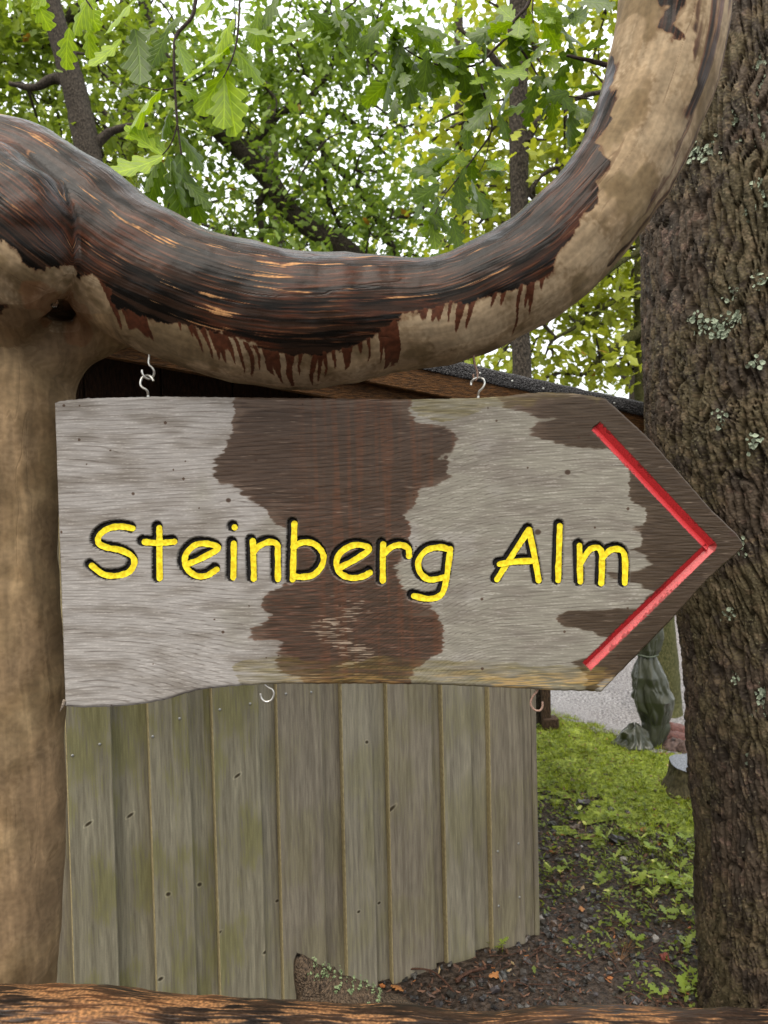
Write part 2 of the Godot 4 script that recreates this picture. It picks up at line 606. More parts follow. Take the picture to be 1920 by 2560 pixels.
	for y in gh:
		for x in gw:
			var q := Vector2(f_lo.x + float(x * gs) / w * (f_hi.x - f_lo.x), f_hi.y - float(y * gs) / h * (f_hi.y - f_lo.y))
			var best := 9.0
			for k in line.size() - 1:
				var a := Vector2(line[k].x, line[k].y)
				var b := Vector2(line[k + 1].x, line[k + 1].y)
				var t := clampf((q - a).dot(b - a) / (b - a).length_squared(), 0.0, 1.0)
				var d := q.distance_to(a.lerp(b, t))
				if d < best:
					best = d
					ga[y * gw + x] = lens[k] + t * (lens[k + 1] - lens[k])
					gb[y * gw + x] = d * signf((b - a).cross(q - a))
			# post: along is height, across is x
	var n_fine := noise_bytes(w, h, w, h, 11, 0.09, 3)
	var n_mid := noise_bytes(w, h, w / 2, h / 2, 12, 0.03, 3)
	var n_big := noise_bytes(w, h, w / 4, h / 4, 13, 0.022, 3)
	var streak := noise_of(14, 1.0, 3)
	var col := PackedByteArray()
	col.resize(w * h * 3)
	var rough := PackedByteArray()
	rough.resize(w * h)
	var hgt := PackedByteArray()
	hgt.resize(w * h)
	var pale := Vector3(138, 120, 95)
	var pale2 := Vector3(112, 94, 71)
	var brown := Vector3(108, 90, 70)
	var dark := Vector3(42, 30, 23)
	var black := Vector3(14, 12, 10)
	var amber := Vector3(152, 114, 76)
	var rust := Vector3(80, 41, 26)
	for y in h:
		var wy := f_hi.y - (y + 0.5) / h * (f_hi.y - f_lo.y)
		var gy := y / gs
		var fy := float(y % gs) / gs
		for x in w:
			var i := y * w + x
			var wx := f_lo.x + (x + 0.5) / w * (f_hi.x - f_lo.x)
			var post_zone := wy < 1.93 and wx < -0.5
			var gx := x / gs
			var fx := float(x % gs) / gs
			var gi := gy * gw + gx
			var across := lerpf(lerpf(gb[gi], gb[gi + 1], fx), lerpf(gb[gi + gw], gb[gi + gw + 1], fx), fy)
			if not post_zone and absf(across) > 0.24:
				continue
			var along := lerpf(lerpf(ga[gi], ga[gi + 1], fx), lerpf(ga[gi + gw], ga[gi + gw + 1], fx), fy)
			if post_zone:
				along = wy
				across = wx
			var fine := n_fine[i] / 255.0
			var mid := n_mid[i] / 255.0
			var big := n_big[i] / 255.0
			# pale, sanded wood
			var c := pale.lerp(pale2, clampf((mid - 0.38) * 2.2, 0.0, 1.0))
			var warm := clampf(0.6 + (big - 0.5) * 1.6, 0.0, 1.0) if post_zone else 0.0
			c = c.lerp(brown, warm)
			if post_zone:
				c *= Vector3(1.03, 1.02, 0.98)
			var sl := streak.get_noise_2d(along * 5.0, across * 55.0)
			c = c.lerp(Vector3(150, 135, 112), smoothstep(0.52, 0.66, big + (fine - 0.5) * 0.3) * (0.12 if post_zone else 0.5))
			c = c.lerp(Vector3(98, 84, 60), smoothstep(0.54, 0.66, 1.0 - big + (mid - 0.5) * 0.6) * (0.15 if post_zone else 0.5))
			c *= 0.90 + 0.20 * fine + 0.14 * sl
			if post_zone:
				var blotch := streak.get_noise_2d(wx * 16.0 + 9.0, wy * 3.0)
				c *= 1.0 + 0.10 * clampf(blotch * 2.0, -1.0, 1.0)
			var r := 0.72
			var hh := 0.5 + 0.12 * (fine - 0.5) + 0.12 * sl
			# bare reddish wood inside the fork
			if raw[i] > 40:
				c = c.lerp(Vector3(112, 66, 42) * (0.7 + 0.6 * mid), smoothstep(0.3, 0.75, raw[i] / 255.0 + (mid - 0.5) * 0.8) * 0.3)
			# wet wood
			var warp_x := clampi(int(x + (mid - 0.5) * 34.0), 0, w - 1)
			var warp_y := clampi(int(y + (big - 0.5) * 16.0 + (fine - 0.5) * 10.0), 0, h - 1)
			var soak := stain[warp_y * w + warp_x] / 255.0
			var wet := smoothstep(0.36, 0.62, soak + 0.10 * sl)
			c = c.lerp(Vector3(96, 74, 54) * (0.8 + 0.4 * mid), smoothstep(0.05, 0.40, soak + 0.25 * (mid - 0.5) + 0.10 * sl) * 0.6)
			wet = maxf(wet, smoothstep(0.3, 0.7, side_wet[warp_y * w + warp_x] / 255.0) * clampf(0.45 + 2.2 * streak.get_noise_2d(along * 2.0 + 80.0, across * 36.0), 0.0, 1.0) * 0.85)
			var drip := 0.0
			var wob := clampi(int(x + (big - 0.5) * 26.0), 0, w - 1)
			if rim_y[wob] > -5.0 and wy < rim_y[wob] + 0.01 and not post_zone:
				var under := rim_y[wob] - wy
				drip = 1.0 - smoothstep(drip_len[wob] - 0.004, drip_len[wob] + 0.002, under)
				drip *= smoothstep(0.0, 0.012, drip_len[wob])
			if wet > 0.0 or drip > 0.0:
				var s2 := streak.get_noise_2d(along * 1.9 + 30.0, across * 54.0 + 0.4 * sl)
				var s3 := streak.get_noise_2d(along * 7.0 + 5.0, across * 150.0)
				var d := dark.lerp(black, clampf(0.5 + 2.4 * s2, 0.0, 1.0))
				d = d.lerp(rust, clampf(s3 * 1.3 + (big - 0.52) * 1.5, 0.0, 0.6))
				d = d.lerp(Vector3(128, 92, 60), smoothstep(0.34, 0.50, s3) * 0.3)
				var gold := smoothstep(0.20, 0.42, s2 + 0.45 * s3 + (big - 0.5) * 0.8 + 0.30 * gold_zone[warp_y * w + warp_x] / 255.0 - 0.37)
				gold *= clampf(0.75 + 1.6 * s3 + 0.8 * (fine - 0.5), 0.15, 1.0)
				d = d.lerp(amber * (0.7 + 0.5 * fine + 0.3 * s3), gold * 0.92)
				var edge := clampf(1.0 - absf(wet - 0.5) * 2.0, 0.0, 1.0)
				c = c.lerp(d, wet)
				c = c.lerp(rust * 1.0, edge * 0.25)
				c = c.lerp(rust * (0.6 + 0.45 * fine), drip * (1.0 - wet) * 0.9)
				r = lerpf(r, 0.31 + 0.35 * gold + 0.14 * (fine - 0.5), maxf(wet, drip * 0.8))
				hh += 0.26 * s3 * wet + 0.2 * s2 * wet
			# drying cracks along the grain
			if not post_zone:
				var cr := absf(streak.get_noise_2d(along * 1.6 + 55.0, across * 17.0))
				var crack := (1.0 - smoothstep(0.010, 0.030, cr)) * smoothstep(0.10, 0.24, streak.get_noise_2d(along * 2.0 + 11.0, across * 9.0 + 3.0))
				c = c.lerp(Vector3(84, 64, 47), crack * 0.35 * (1.0 - wet))
				hh = lerpf(hh, 0.0, crack)
			else:
				var cr2 := absf(streak.get_noise_2d(wx * 15.0 + 20.0, wy * 1.2 + 8.0))
				var crack2 := (1.0 - smoothstep(0.008, 0.028, cr2)) * smoothstep(0.16, 0.28, streak.get_noise_2d(wx * 9.0, wy * 2.5 + 40.0))
				hh = lerpf(hh, 0.1, crack2)
			col[i * 3] = clampi(int(c.x), 0, 255)
			col[i * 3 + 1] = clampi(int(c.y), 0, 255)
			col[i * 3 + 2] = clampi(int(c.z), 0, 255)
			rough[i] = clampi(int(r * 255.0), 0, 255)
			hgt[i] = clampi(int(hh * 255.0), 0, 255)
	var m := StandardMaterial3D.new()
	m.resource_name = "peeled_log"
	m.metallic_specular = 0.25
	m.albedo_texture = picture(col, w, h)
	m.roughness = 1.0
	m.roughness_texture = picture(rough, w, h, Image.FORMAT_L8)
	m.heightmap_enabled = true
	m.heightmap_texture = picture(hgt, w, h, Image.FORMAT_L8)
	m.heightmap_scale = 0.13
	m.texture_repeat = false
	return m


# low log across the front
func make_rail() -> void:
	var p := [Vector3(-1.0502, 0.5928, -1.36), Vector3(-0.7995, 0.5887, -1.36), Vector3(-0.5488, 0.5812, -1.36), Vector3(-0.3654, 0.5615, -1.36), Vector3(-0.1816, 0.547, -1.36), Vector3(-0.0061, 0.536, -1.36), Vector3(0.1695, 0.5217, -1.36), Vector3(0.2618, 0.5273, -1.36), Vector3(0.4292, 0.5225, -1.36), Vector3(0.672, 0.5117, -1.36), Vector3(0.8731, 0.5105, -1.36), Vector3(1.1245, 0.5012, -1.36)]
	var r := [0.117, 0.117, 0.116, 0.113, 0.113, 0.112, 0.11, 0.111, 0.112, 0.112, 0.112, 0.112]
	for k in p.size():
		p[k] = p[k] + Vector3(0, -0.0, 0)
	var pts := smooth_line(p, 14)
	var rad := spread_radii(r, 14)
	var v := PackedVector3Array()
	var uv := PackedVector2Array()
	var sides := 72
	var along := 0.0
	for k in pts.size():
		var t := (pts[mini(k + 1, pts.size() - 1)] - pts[maxi(k - 1, 0)]).normalized()
		var up := (Vector3.UP - t * t.y).normalized()
		var side := t.cross(up)
		if k > 0:
			along += pts[k].distance_to(pts[k - 1])
		for c in sides + 1:
			var a := TAU * (c % sides) / sides + PI
			var d := up * -cos(a) + side * sin(a)
			var q := pts[k] + d * rad[k]
			var rr := rad[k] + 0.005 * lump.get_noise_3dv(q * 6.0) + 0.0018 * lump.get_noise_3dv(Vector3(q.x * 20.0, q.y * 90.0, q.z * 90.0))
			v.append(pts[k] + d * rr)
			uv.append(Vector2(along / 2.6, float(c) / sides))
	var w := 1536
	var h := 420
	var n1 := noise_bytes(w, h, w / 7, h, 21, 0.055, 4)
	var n2 := noise_bytes(w, h, w / 9, h, 22, 0.19, 3)
	var n3 := noise_bytes(w, h, w / 4, h / 4, 23, 0.02, 3)
	var fine := noise_bytes(w, h, w, h, 24, 0.2, 2)
	var col := PackedByteArray()
	col.resize(w * h * 3)
	var rough := PackedByteArray()
	rough.resize(w * h)
	for i in w * h:
		var a := n1[i] / 255.0
		var b := n2[i] / 255.0
		var big := n3[i] / 255.0
		var f := fine[i] / 255.0
		var u := float(i % w) / w
		var c := Vector3(46, 34, 26).lerp(Vector3(20, 17, 16), clampf((a - 0.35) * 2.5, 0.0, 1.0))
		c = c.lerp(Vector3(92, 60, 38), clampf((big - 0.42) * 2.4, 0.0, 0.8) * (1.0 - 0.6 * u))
		var tan_amount := smoothstep(0.60, 0.76, b * 0.6 + a * 0.25 + big * 0.32 + 0.07 * (1.0 - smoothstep(0.3, 0.6, u)))
		c = c.lerp(Vector3(134, 96, 60) * (0.7 + 0.6 * f), tan_amount * 0.75)
		c *= 0.8 + 0.4 * f
		col[i * 3] = clampi(int(c.x), 0, 255)
		col[i * 3 + 1] = clampi(int(c.y), 0, 255)
		col[i * 3 + 2] = clampi(int(c.z), 0, 255)
		rough[i] = clampi(int((0.36 + 0.35 * tan_amount + 0.2 * (f - 0.5)) * 255.0), 0, 255)
	var m := StandardMaterial3D.new()
	m.resource_name = "wet_rail_log"
	m.metallic_specular = 0.36
	m.albedo_texture = picture(col, w, h)
	m.roughness = 1.0
	m.roughness_texture = picture(rough, w, h, Image.FORMAT_L8)
	m.heightmap_enabled = true
	m.heightmap_texture = picture(n2, w, h, Image.FORMAT_L8)
	m.heightmap_scale = 0.18
	var root := thing("rail_log", "weathered dark log lying across the front below the sign", "log", Vector3(0, 0, -1.36))
	part("log", grid_mesh(v, pts.size(), sides + 1, uv, Vector3.ZERO, true), m, root, -root.position)
	var leg := grainy(lin(0.05, 0.035, 0.025), lin(0.16, 0.11, 0.07), 0.8, Vector3(10, 2, 10), 25)
	for x in [-0.98, 1.08]:
		part("leg", tube(PackedVector3Array([Vector3(x, -0.05, 0), Vector3(x, 0.22, 0), Vector3(x, 0.47, 0)]), PackedFloat32Array([0.085, 0.08, 0.078]), 20, 0.006), leg, root)


# ---------------------------------------------------------------- arrow sign

var s_lo := Vector2(-0.67, 1.16)
var s_hi := Vector2(0.73, 1.82)
const SW := 1400
const SH := 660
var s_top: Array
var s_bot: Array
var s_stroke: PackedFloat32Array
var s_red: PackedFloat32Array
const FRONT := -1.5


func letter_strokes() -> Array:
	return [
		["S", [[Vector2(-0.4923, 1.5342), Vector2(-0.5162, 1.5387), Vector2(-0.541, 1.5348), Vector2(-0.5587, 1.5211), Vector2(-0.5596, 1.5065), Vector2(-0.5423, 1.4976), Vector2(-0.5177, 1.4923), Vector2(-0.4957, 1.48), Vector2(-0.4918, 1.4648), Vector2(-0.5026, 1.449), Vector2(-0.5264, 1.4424), Vector2(-0.5523, 1.4454), Vector2(-0.5748, 1.4629)]]],
		["t", [[Vector2(-0.4405, 1.5344), Vector2(-0.441, 1.5054), Vector2(-0.4427, 1.4353)], [Vector2(-0.4697, 1.5072), Vector2(-0.4431, 1.5048), Vector2(-0.4118, 1.5064)]]],
		["e", [[Vector2(-0.3831, 1.4633), Vector2(-0.3605, 1.4722), Vector2(-0.3265, 1.491), Vector2(-0.3455, 1.5006), Vector2(-0.3691, 1.4998), Vector2(-0.3879, 1.4841), Vector2(-0.3927, 1.4654), Vector2(-0.3852, 1.4487), Vector2(-0.3674, 1.4376), Vector2(-0.3473, 1.4395), Vector2(-0.3305, 1.4498)]]],
		["i", [[Vector2(-0.2956, 1.5005), Vector2(-0.2967, 1.4679), Vector2(-0.2982, 1.4337)], [Vector2(-0.293, 1.5322), Vector2(-0.2926, 1.5315)]]],
		["n", [[Vector2(-0.2583, 1.5043), Vector2(-0.2579, 1.467), Vector2(-0.258, 1.4304)], [Vector2(-0.257, 1.4824), Vector2(-0.2444, 1.495), Vector2(-0.2254, 1.5017), Vector2(-0.2109, 1.4966), Vector2(-0.21, 1.4777), Vector2(-0.2109, 1.4281)]]],
		["b", [[Vector2(-0.1757, 1.536), Vector2(-0.1788, 1.4816), Vector2(-0.1822, 1.4271)], [Vector2(-0.1792, 1.4909), Vector2(-0.1605, 1.4994), Vector2(-0.1375, 1.4955), Vector2(-0.1215, 1.4763), Vector2(-0.1237, 1.4539), Vector2(-0.1417, 1.4351), Vector2(-0.1672, 1.4317), Vector2(-0.1806, 1.4347)]]],
		["e", [[Vector2(-0.0865, 1.4491), Vector2(-0.0558, 1.4649), Vector2(-0.0303, 1.4829), Vector2(-0.0486, 1.4919), Vector2(-0.0691, 1.489), Vector2(-0.0885, 1.4756), Vector2(-0.0956, 1.4566), Vector2(-0.0875, 1.4365), Vector2(-0.0666, 1.4274), Vector2(-0.0434, 1.4302), Vector2(-0.0301, 1.4369)]]],
		["r", [[Vector2(-0.003, 1.4921), Vector2(-0.0045, 1.4578), Vector2(-0.0053, 1.4207)], [Vector2(-0.0028, 1.4726), Vector2(0.014, 1.4865), Vector2(0.0312, 1.49), Vector2(0.0456, 1.4831), Vector2(0.0472, 1.4682)]]],
		["g", [[Vector2(0.1273, 1.4779), Vector2(0.1096, 1.4836), Vector2(0.0831, 1.479), Vector2(0.0662, 1.4595), Vector2(0.0677, 1.4363), Vector2(0.0858, 1.4207), Vector2(0.115, 1.4246)], [Vector2(0.1283, 1.4799), Vector2(0.124, 1.4483), Vector2(0.1166, 1.4087), Vector2(0.107, 1.389), Vector2(0.0844, 1.3829), Vector2(0.0548, 1.3892)]]],
		["A", [[Vector2(0.2188, 1.4182), Vector2(0.2514, 1.4674), Vector2(0.283, 1.5138)], [Vector2(0.283, 1.5138), Vector2(0.2921, 1.4674), Vector2(0.3003, 1.4145)], [Vector2(0.2239, 1.448), Vector2(0.2557, 1.4523), Vector2(0.2874, 1.453)]]],
		["l", [[Vector2(0.3436, 1.5205), Vector2(0.341, 1.4663), Vector2(0.3388, 1.4136)]]],
		["m", [[Vector2(0.3815, 1.4812), Vector2(0.3819, 1.4472), Vector2(0.3822, 1.4099)], [Vector2(0.3832, 1.4453), Vector2(0.3999, 1.4704), Vector2(0.4171, 1.4759), Vector2(0.4251, 1.4607), Vector2(0.4234, 1.4063)], [Vector2(0.4259, 1.4562), Vector2(0.4438, 1.4712), Vector2(0.4632, 1.4698), Vector2(0.4702, 1.452), Vector2(0.4691, 1.4052)]]],
	]


func edge_y(line: Array, x: float) -> float:
	for k in line.size() - 1:
		if x <= line[k + 1].x:
			var t := clampf((x - line[k].x) / (line[k + 1].x - line[k].x), 0.0, 1.0)
			return lerpf(line[k].y, line[k + 1].y, t)
	return line[line.size() - 1].y


func stamp(into: PackedFloat32Array, pts: PackedVector3Array, reach: float, flat_end := false) -> void:
	var px := (s_hi.x - s_lo.x) / SW
	for k in pts.size() - 1:
		var a := Vector2(pts[k].x, pts[k].y)
		var b := Vector2(pts[k + 1].x, pts[k + 1].y)
		var x0 := int((minf(a.x, b.x) - reach - s_lo.x) / px)
		var x1 := int((maxf(a.x, b.x) + reach - s_lo.x) / px) + 1
		var y0 := int((s_hi.y - maxf(a.y, b.y) - reach) / px)
		var y1 := int((s_hi.y - minf(a.y, b.y) + reach) / px) + 1
		for y in range(maxi(y0, 0), mini(y1, SH)):
			for x in range(maxi(x0, 0), mini(x1, SW)):
				var q := Vector2(s_lo.x + (x + 0.5) * px, s_hi.y - (y + 0.5) * px)
				var raw_t := (q - a).dot(b - a) / maxf((b - a).length_squared(), 1e-9)
				# a straight cut where the stripe ends
				if flat_end and k == pts.size() - 2 and raw_t > 1.0:
					continue
				var t := clampf(raw_t, 0.0, 1.0)
				var d := q.distance_to(a.lerp(b, t))
				if d < into[y * SW + x]:
					into[y * SW + x] = d


func make_sign() -> void:
	s_top = [Vector2(-0.6357, 1.7823), Vector2(-0.6256, 1.7856), Vector2(-0.5742, 1.7898), Vector2(-0.4259, 1.7901), Vector2(-0.2911, 1.7852), Vector2(-0.1114, 1.7794), Vector2(0.0684, 1.7735), Vector2(0.1943, 1.7734), Vector2(0.2393, 1.7759), Vector2(0.2754, 1.7796), Vector2(0.3114, 1.7815), Vector2(0.3653, 1.7793), Vector2(0.4102, 1.7721), Vector2(0.4371, 1.7661), Vector2(0.5215, 1.6861), Vector2(0.6418, 1.5436), Vector2(0.6865, 1.5001), Vector2(0.6973, 1.4853), Vector2(0.7026, 1.4725)]
	s_bot = [Vector2(-0.6567, 1.188), Vector2(-0.5995, 1.184), Vector2(-0.5358, 1.1843), Vector2(-0.4719, 1.1893), Vector2(-0.4262, 1.1983), Vector2(-0.3986, 1.2069), Vector2(-0.3711, 1.2136), Vector2(-0.3073, 1.2195), Vector2(-0.2163, 1.222), Vector2(-0.1254, 1.2199), Vector2(-0.0072, 1.2172), Vector2(0.1018, 1.2129), Vector2(0.2381, 1.2033), Vector2(0.329, 1.1967), Vector2(0.4199, 1.1918), Vector2(0.5579, 1.3295), Vector2(0.6314, 1.4088), Vector2(0.6816, 1.4513), Vector2(0.6953, 1.4636), Vector2(0.7026, 1.4716)]
	s_stroke = PackedFloat32Array()
	s_stroke.resize(SW * SH)
	s_stroke.fill(1.0)
	s_red = s_stroke.duplicate()
	var letters := letter_strokes()
	var lines := []
	for l in letters:
		var set := []
		for s in l[1]:
			var p3 := []
			for q in s:
				p3.append(Vector3(q.x, q.y, 0))
			var sm := smooth_line(p3, 7)
			set.append(sm)
			# the black groove sits a touch up and to the side of the yellow paint
			var moved := PackedVector3Array()
			for q in sm:
				moved.append(q + Vector3(-0.0034, 0.0026, 0))
			stamp(s_stroke, moved, 0.02)
		lines.append(set)
	var reds := [[Vector2(0.6365, 1.474), Vector2(0.5713, 1.5434), Vector2(0.4938, 1.6282), Vector2(0.4156, 1.7136)], [Vector2(0.6347, 1.4723), Vector2(0.5533, 1.396), Vector2(0.4716, 1.3196), Vector2(0.3906, 1.2429)]]
	for s in reds:
		var p3 := []
		for q in s:
			p3.append(Vector3(q.x, q.y, 0))
		stamp(s_red, smooth_line(p3, 6), 0.02, true)
	var mats := sign_material()
	var root := thing("arrow_sign", "grey plank sign shaped like an arrow with carved yellow letters and red chevron", "sign", Vector3(0.03, 1.186, FRONT))
	# front as a relief, from left to tip
	var x_a: float = s_top[0].x
	var x_b: float = s_top[s_top.size() - 1].x
	var cols := 561
	var rows := 250
	var v := PackedVector3Array()
	var uv := PackedVector2Array()
	var wave := noise_of(41, 1.0, 3)
	for r in rows:
		for c in cols:
			var x := lerpf(x_a, x_b, float(c) / (cols - 1))
			var yt := edge_y(s_top, x) + 0.0012 * wave.get_noise_1d(x * 60.0)
			var yb := edge_y(s_bot, x) + 0.0016 * wave.get_noise_1d(x * 50.0 + 40.0)
			var t := float(r) / (rows - 1)
			var y := lerpf(yt, yb, t)
			var z := 0.0012 * wave.get_noise_2d(x * 3.0, y * 9.0) + 0.0005 * wave.get_noise_2d(x * 14.0, y * 160.0)
			var px := clampi(int((x - s_lo.x) / (s_hi.x - s_lo.x) * SW), 0, SW - 1)
			var py := clampi(int((s_hi.y - y) / (s_hi.y - s_lo.y) * SH), 0, SH - 1)
			var d := s_stroke[py * SW + px]
			z -= 0.0082 * (1.0 - smoothstep(0.0086, 0.0112, d))
			var dr := s_red[py * SW + px]
			z -= 0.0098 * clampf(1.0 - dr / 0.0118, 0.0, 1.0)
			# worn arris
			var e := minf(minf(absf(yt - y), absf(y - yb)), x - x_a)
			z -= 0.004 * pow(clampf(1.0 - e / 0.006, 0.0, 1.0), 2.0)
			v.append(Vector3(x, y, FRONT + z) - root.position)
			uv.append(Vector2((x - s_lo.x) / (s_hi.x - s_lo.x), (s_hi.y - y) / (s_hi.y - s_lo.y)))
	var board := part("board", grid_mesh(v, rows, cols, uv, Vector3(0, 0, 1)), mats[0], root)
	# edges and back
	var ring := []
	for c in range(0, cols, 4):
		ring.append(v[c])
	for c in range(cols - 1, -1, -4):
		ring.append(v[(rows - 1) * cols + c])
	ring.append(ring[0])
	var st := SurfaceTool.new()
	st.begin(Mesh.PRIMITIVE_TRIANGLES)
	var back := Vector3(0, 0, -0.034)
	var mid := Vector3(0, 0.29, -0.034)
	for k in ring.size() - 1:
		var a: Vector3 = ring[k]
		var b: Vector3 = ring[k + 1]
		if a.distance_to(b) < 1e-5:
			continue
		var nn := (b - a).cross(Vector3(0, 0, 1)).normalized() * -1.0
		if nn.dot(a - mid) < 0.0:
			nn = -nn
		quad(st, a, b, b + back, a + back, nn)
		for q in ([a + back, b + back, mid] if (b - a).cross(mid - a).z > 0.0 else [b + back, a + back, mid]):
			st.set_normal(Vector3(0, 0, -1))
			st.set_uv(Vector2(q.x, q.y))
			st.add_vertex(q)
	part("board_edge", st.commit(), mats[1], root)
	# painted strokes in the grooves
	var yellow := grainy(lin(0.64, 0.48, 0.012), lin(0.82, 0.73, 0.03), 0.65, Vector3.ONE * 7, 61, 0.05, 0.03)
	for l in letters.size():
		var tool_ := SurfaceTool.new()
		tool_.begin(Mesh.PRIMITIVE_TRIANGLES)
		var lift := 0.0
		for line in lines[l]:
			ribbon(tool_, line, 0.0059, 0.0046 - lift, 0.0051 - lift, root.position)
			lift += 0.0004
		part("letter", tool_.commit(), yellow, root).set_meta("label", "yellow painted letter " + letters[l][0])
	var red := grainy(lin(0.25, 0.009, 0.011), lin(0.52, 0.030, 0.036), 0.36, Vector3(10, 10, 10), 63, 0.12, 0.06)
	red.metallic_specular = 0.5
	for s in reds:
		var p3 := []
		for q in s:
			p3.append(Vector3(q.x, q.y, 0))
		var tool_ := SurfaceTool.new()
		tool_.begin(Mesh.PRIMITIVE_TRIANGLES)
		v_groove(tool_, smooth_line(p3, 12), 0.0112, 0.0004, 0.0084, root.position)
		part("chevron_stripe", tool_.commit(), red, root)
	# knot of the board and splinter
	var sp := PackedVector3Array([Vector3(-0.6366, 1.1996, -1.503), Vector3(-0.6406, 1.1886, -1.503), Vector3(-0.6465, 1.1777, -1.503)])
	for k in sp.size():
		sp[k] = sp[k] - root.position
	part("splinter", tube(sp, PackedFloat32Array([0.004, 0.003, 0.0006]), 6), mats[1], root)


# painted groove: cross-section dips from rim to floor; rounded ends
func ribbon(st: SurfaceTool, p: PackedVector3Array, half: float, rim: float, deep: float, base: Vector3) -> void:
	var rows := []
	var n := p.size() - 1
	var dirs := []
	for k in p.size():
		dirs.append((p[mini(k + 1, n)] - p[maxi(k - 1, 0)]).normalized())
	for k in range(-4, p.size() + 4):
		var kk := clampi(k, 0, n)
		var d: Vector3 = dirs[kk]
		var side := Vector3(-d.y, d.x, 0)
		var wide := half * (1.0 + 0.22 * wood_noise.get_noise_1d(kk * 0.22 + p[0].x * 90.0))
		var shift := 0.0
		if k < 0 or k > n:
			var a := (float(-k) if k < 0 else float(k - n)) / 4.0 * PI / 2.0
			shift = sin(a) * wide * (-1.0 if k < 0 else 1.0)
			wide = maxf(wide * cos(a), 0.0002)
		var row := []
		for j in 7:
			var t := j / 3.0 - 1.0
			var z := FRONT - lerpf(deep, rim, t * t * (wide / half) + (1.0 - wide / half))
			row.append(p[kk] + d * shift + side * t * wide + Vector3(0, 0, z) - base)
		rows.append(row)
	for k in rows.size() - 1:
		for j in 6:
			var a: Vector3 = rows[k][j]
			var b: Vector3 = rows[k][j + 1]
			var c: Vector3 = rows[k + 1][j + 1]
			var d: Vector3 = rows[k + 1][j]
			if (c - a).cross(b - d).length() < 1e-12:
				continue
			var nn := (c - a).cross(d - b).normalized()
			if nn.z < 0.0:
				nn = -nn
			quad(st, a, b, c, d, nn)


func v_groove(st: SurfaceTool, p: PackedVector3Array, half: float, rim: float, deep: float, base: Vector3) -> void:
	var n := p.size() - 1
	for k in n:
		var d0 := (p[mini(k + 1, n)] - p[maxi(k - 1, 0)]).normalized()
		var d1 := (p[mini(k + 2, n)] - p[k]).normalized()
		var s0 := Vector3(-d0.y, d0.x, 0)
		var s1 := Vector3(-d1.y, d1.x, 0)
		for sgn in [-1.0, 1.0]:
			var ws := [half, half]
			for e in 2:
				ws[e] = half * (1.0 + 0.10 * wood_noise.get_noise_2d((k + e) * 0.9, sgn * 5.0))
			var a := p[k] + Vector3(0, 0, FRONT - deep) - base
			var b: Vector3 = p[k] + s0 * sgn * ws[0] + Vector3(0, 0, FRONT - rim) - base
			var c: Vector3 = p[k + 1] + s1 * sgn * ws[1] + Vector3(0, 0, FRONT - rim) - base
			var d := p[k + 1] + Vector3(0, 0, FRONT - deep) - base
			var nn := (c - a).cross(d - b).normalized()
			if nn.z < 0.0:
				nn = -nn
			quad(st, a, b, c, d, nn)


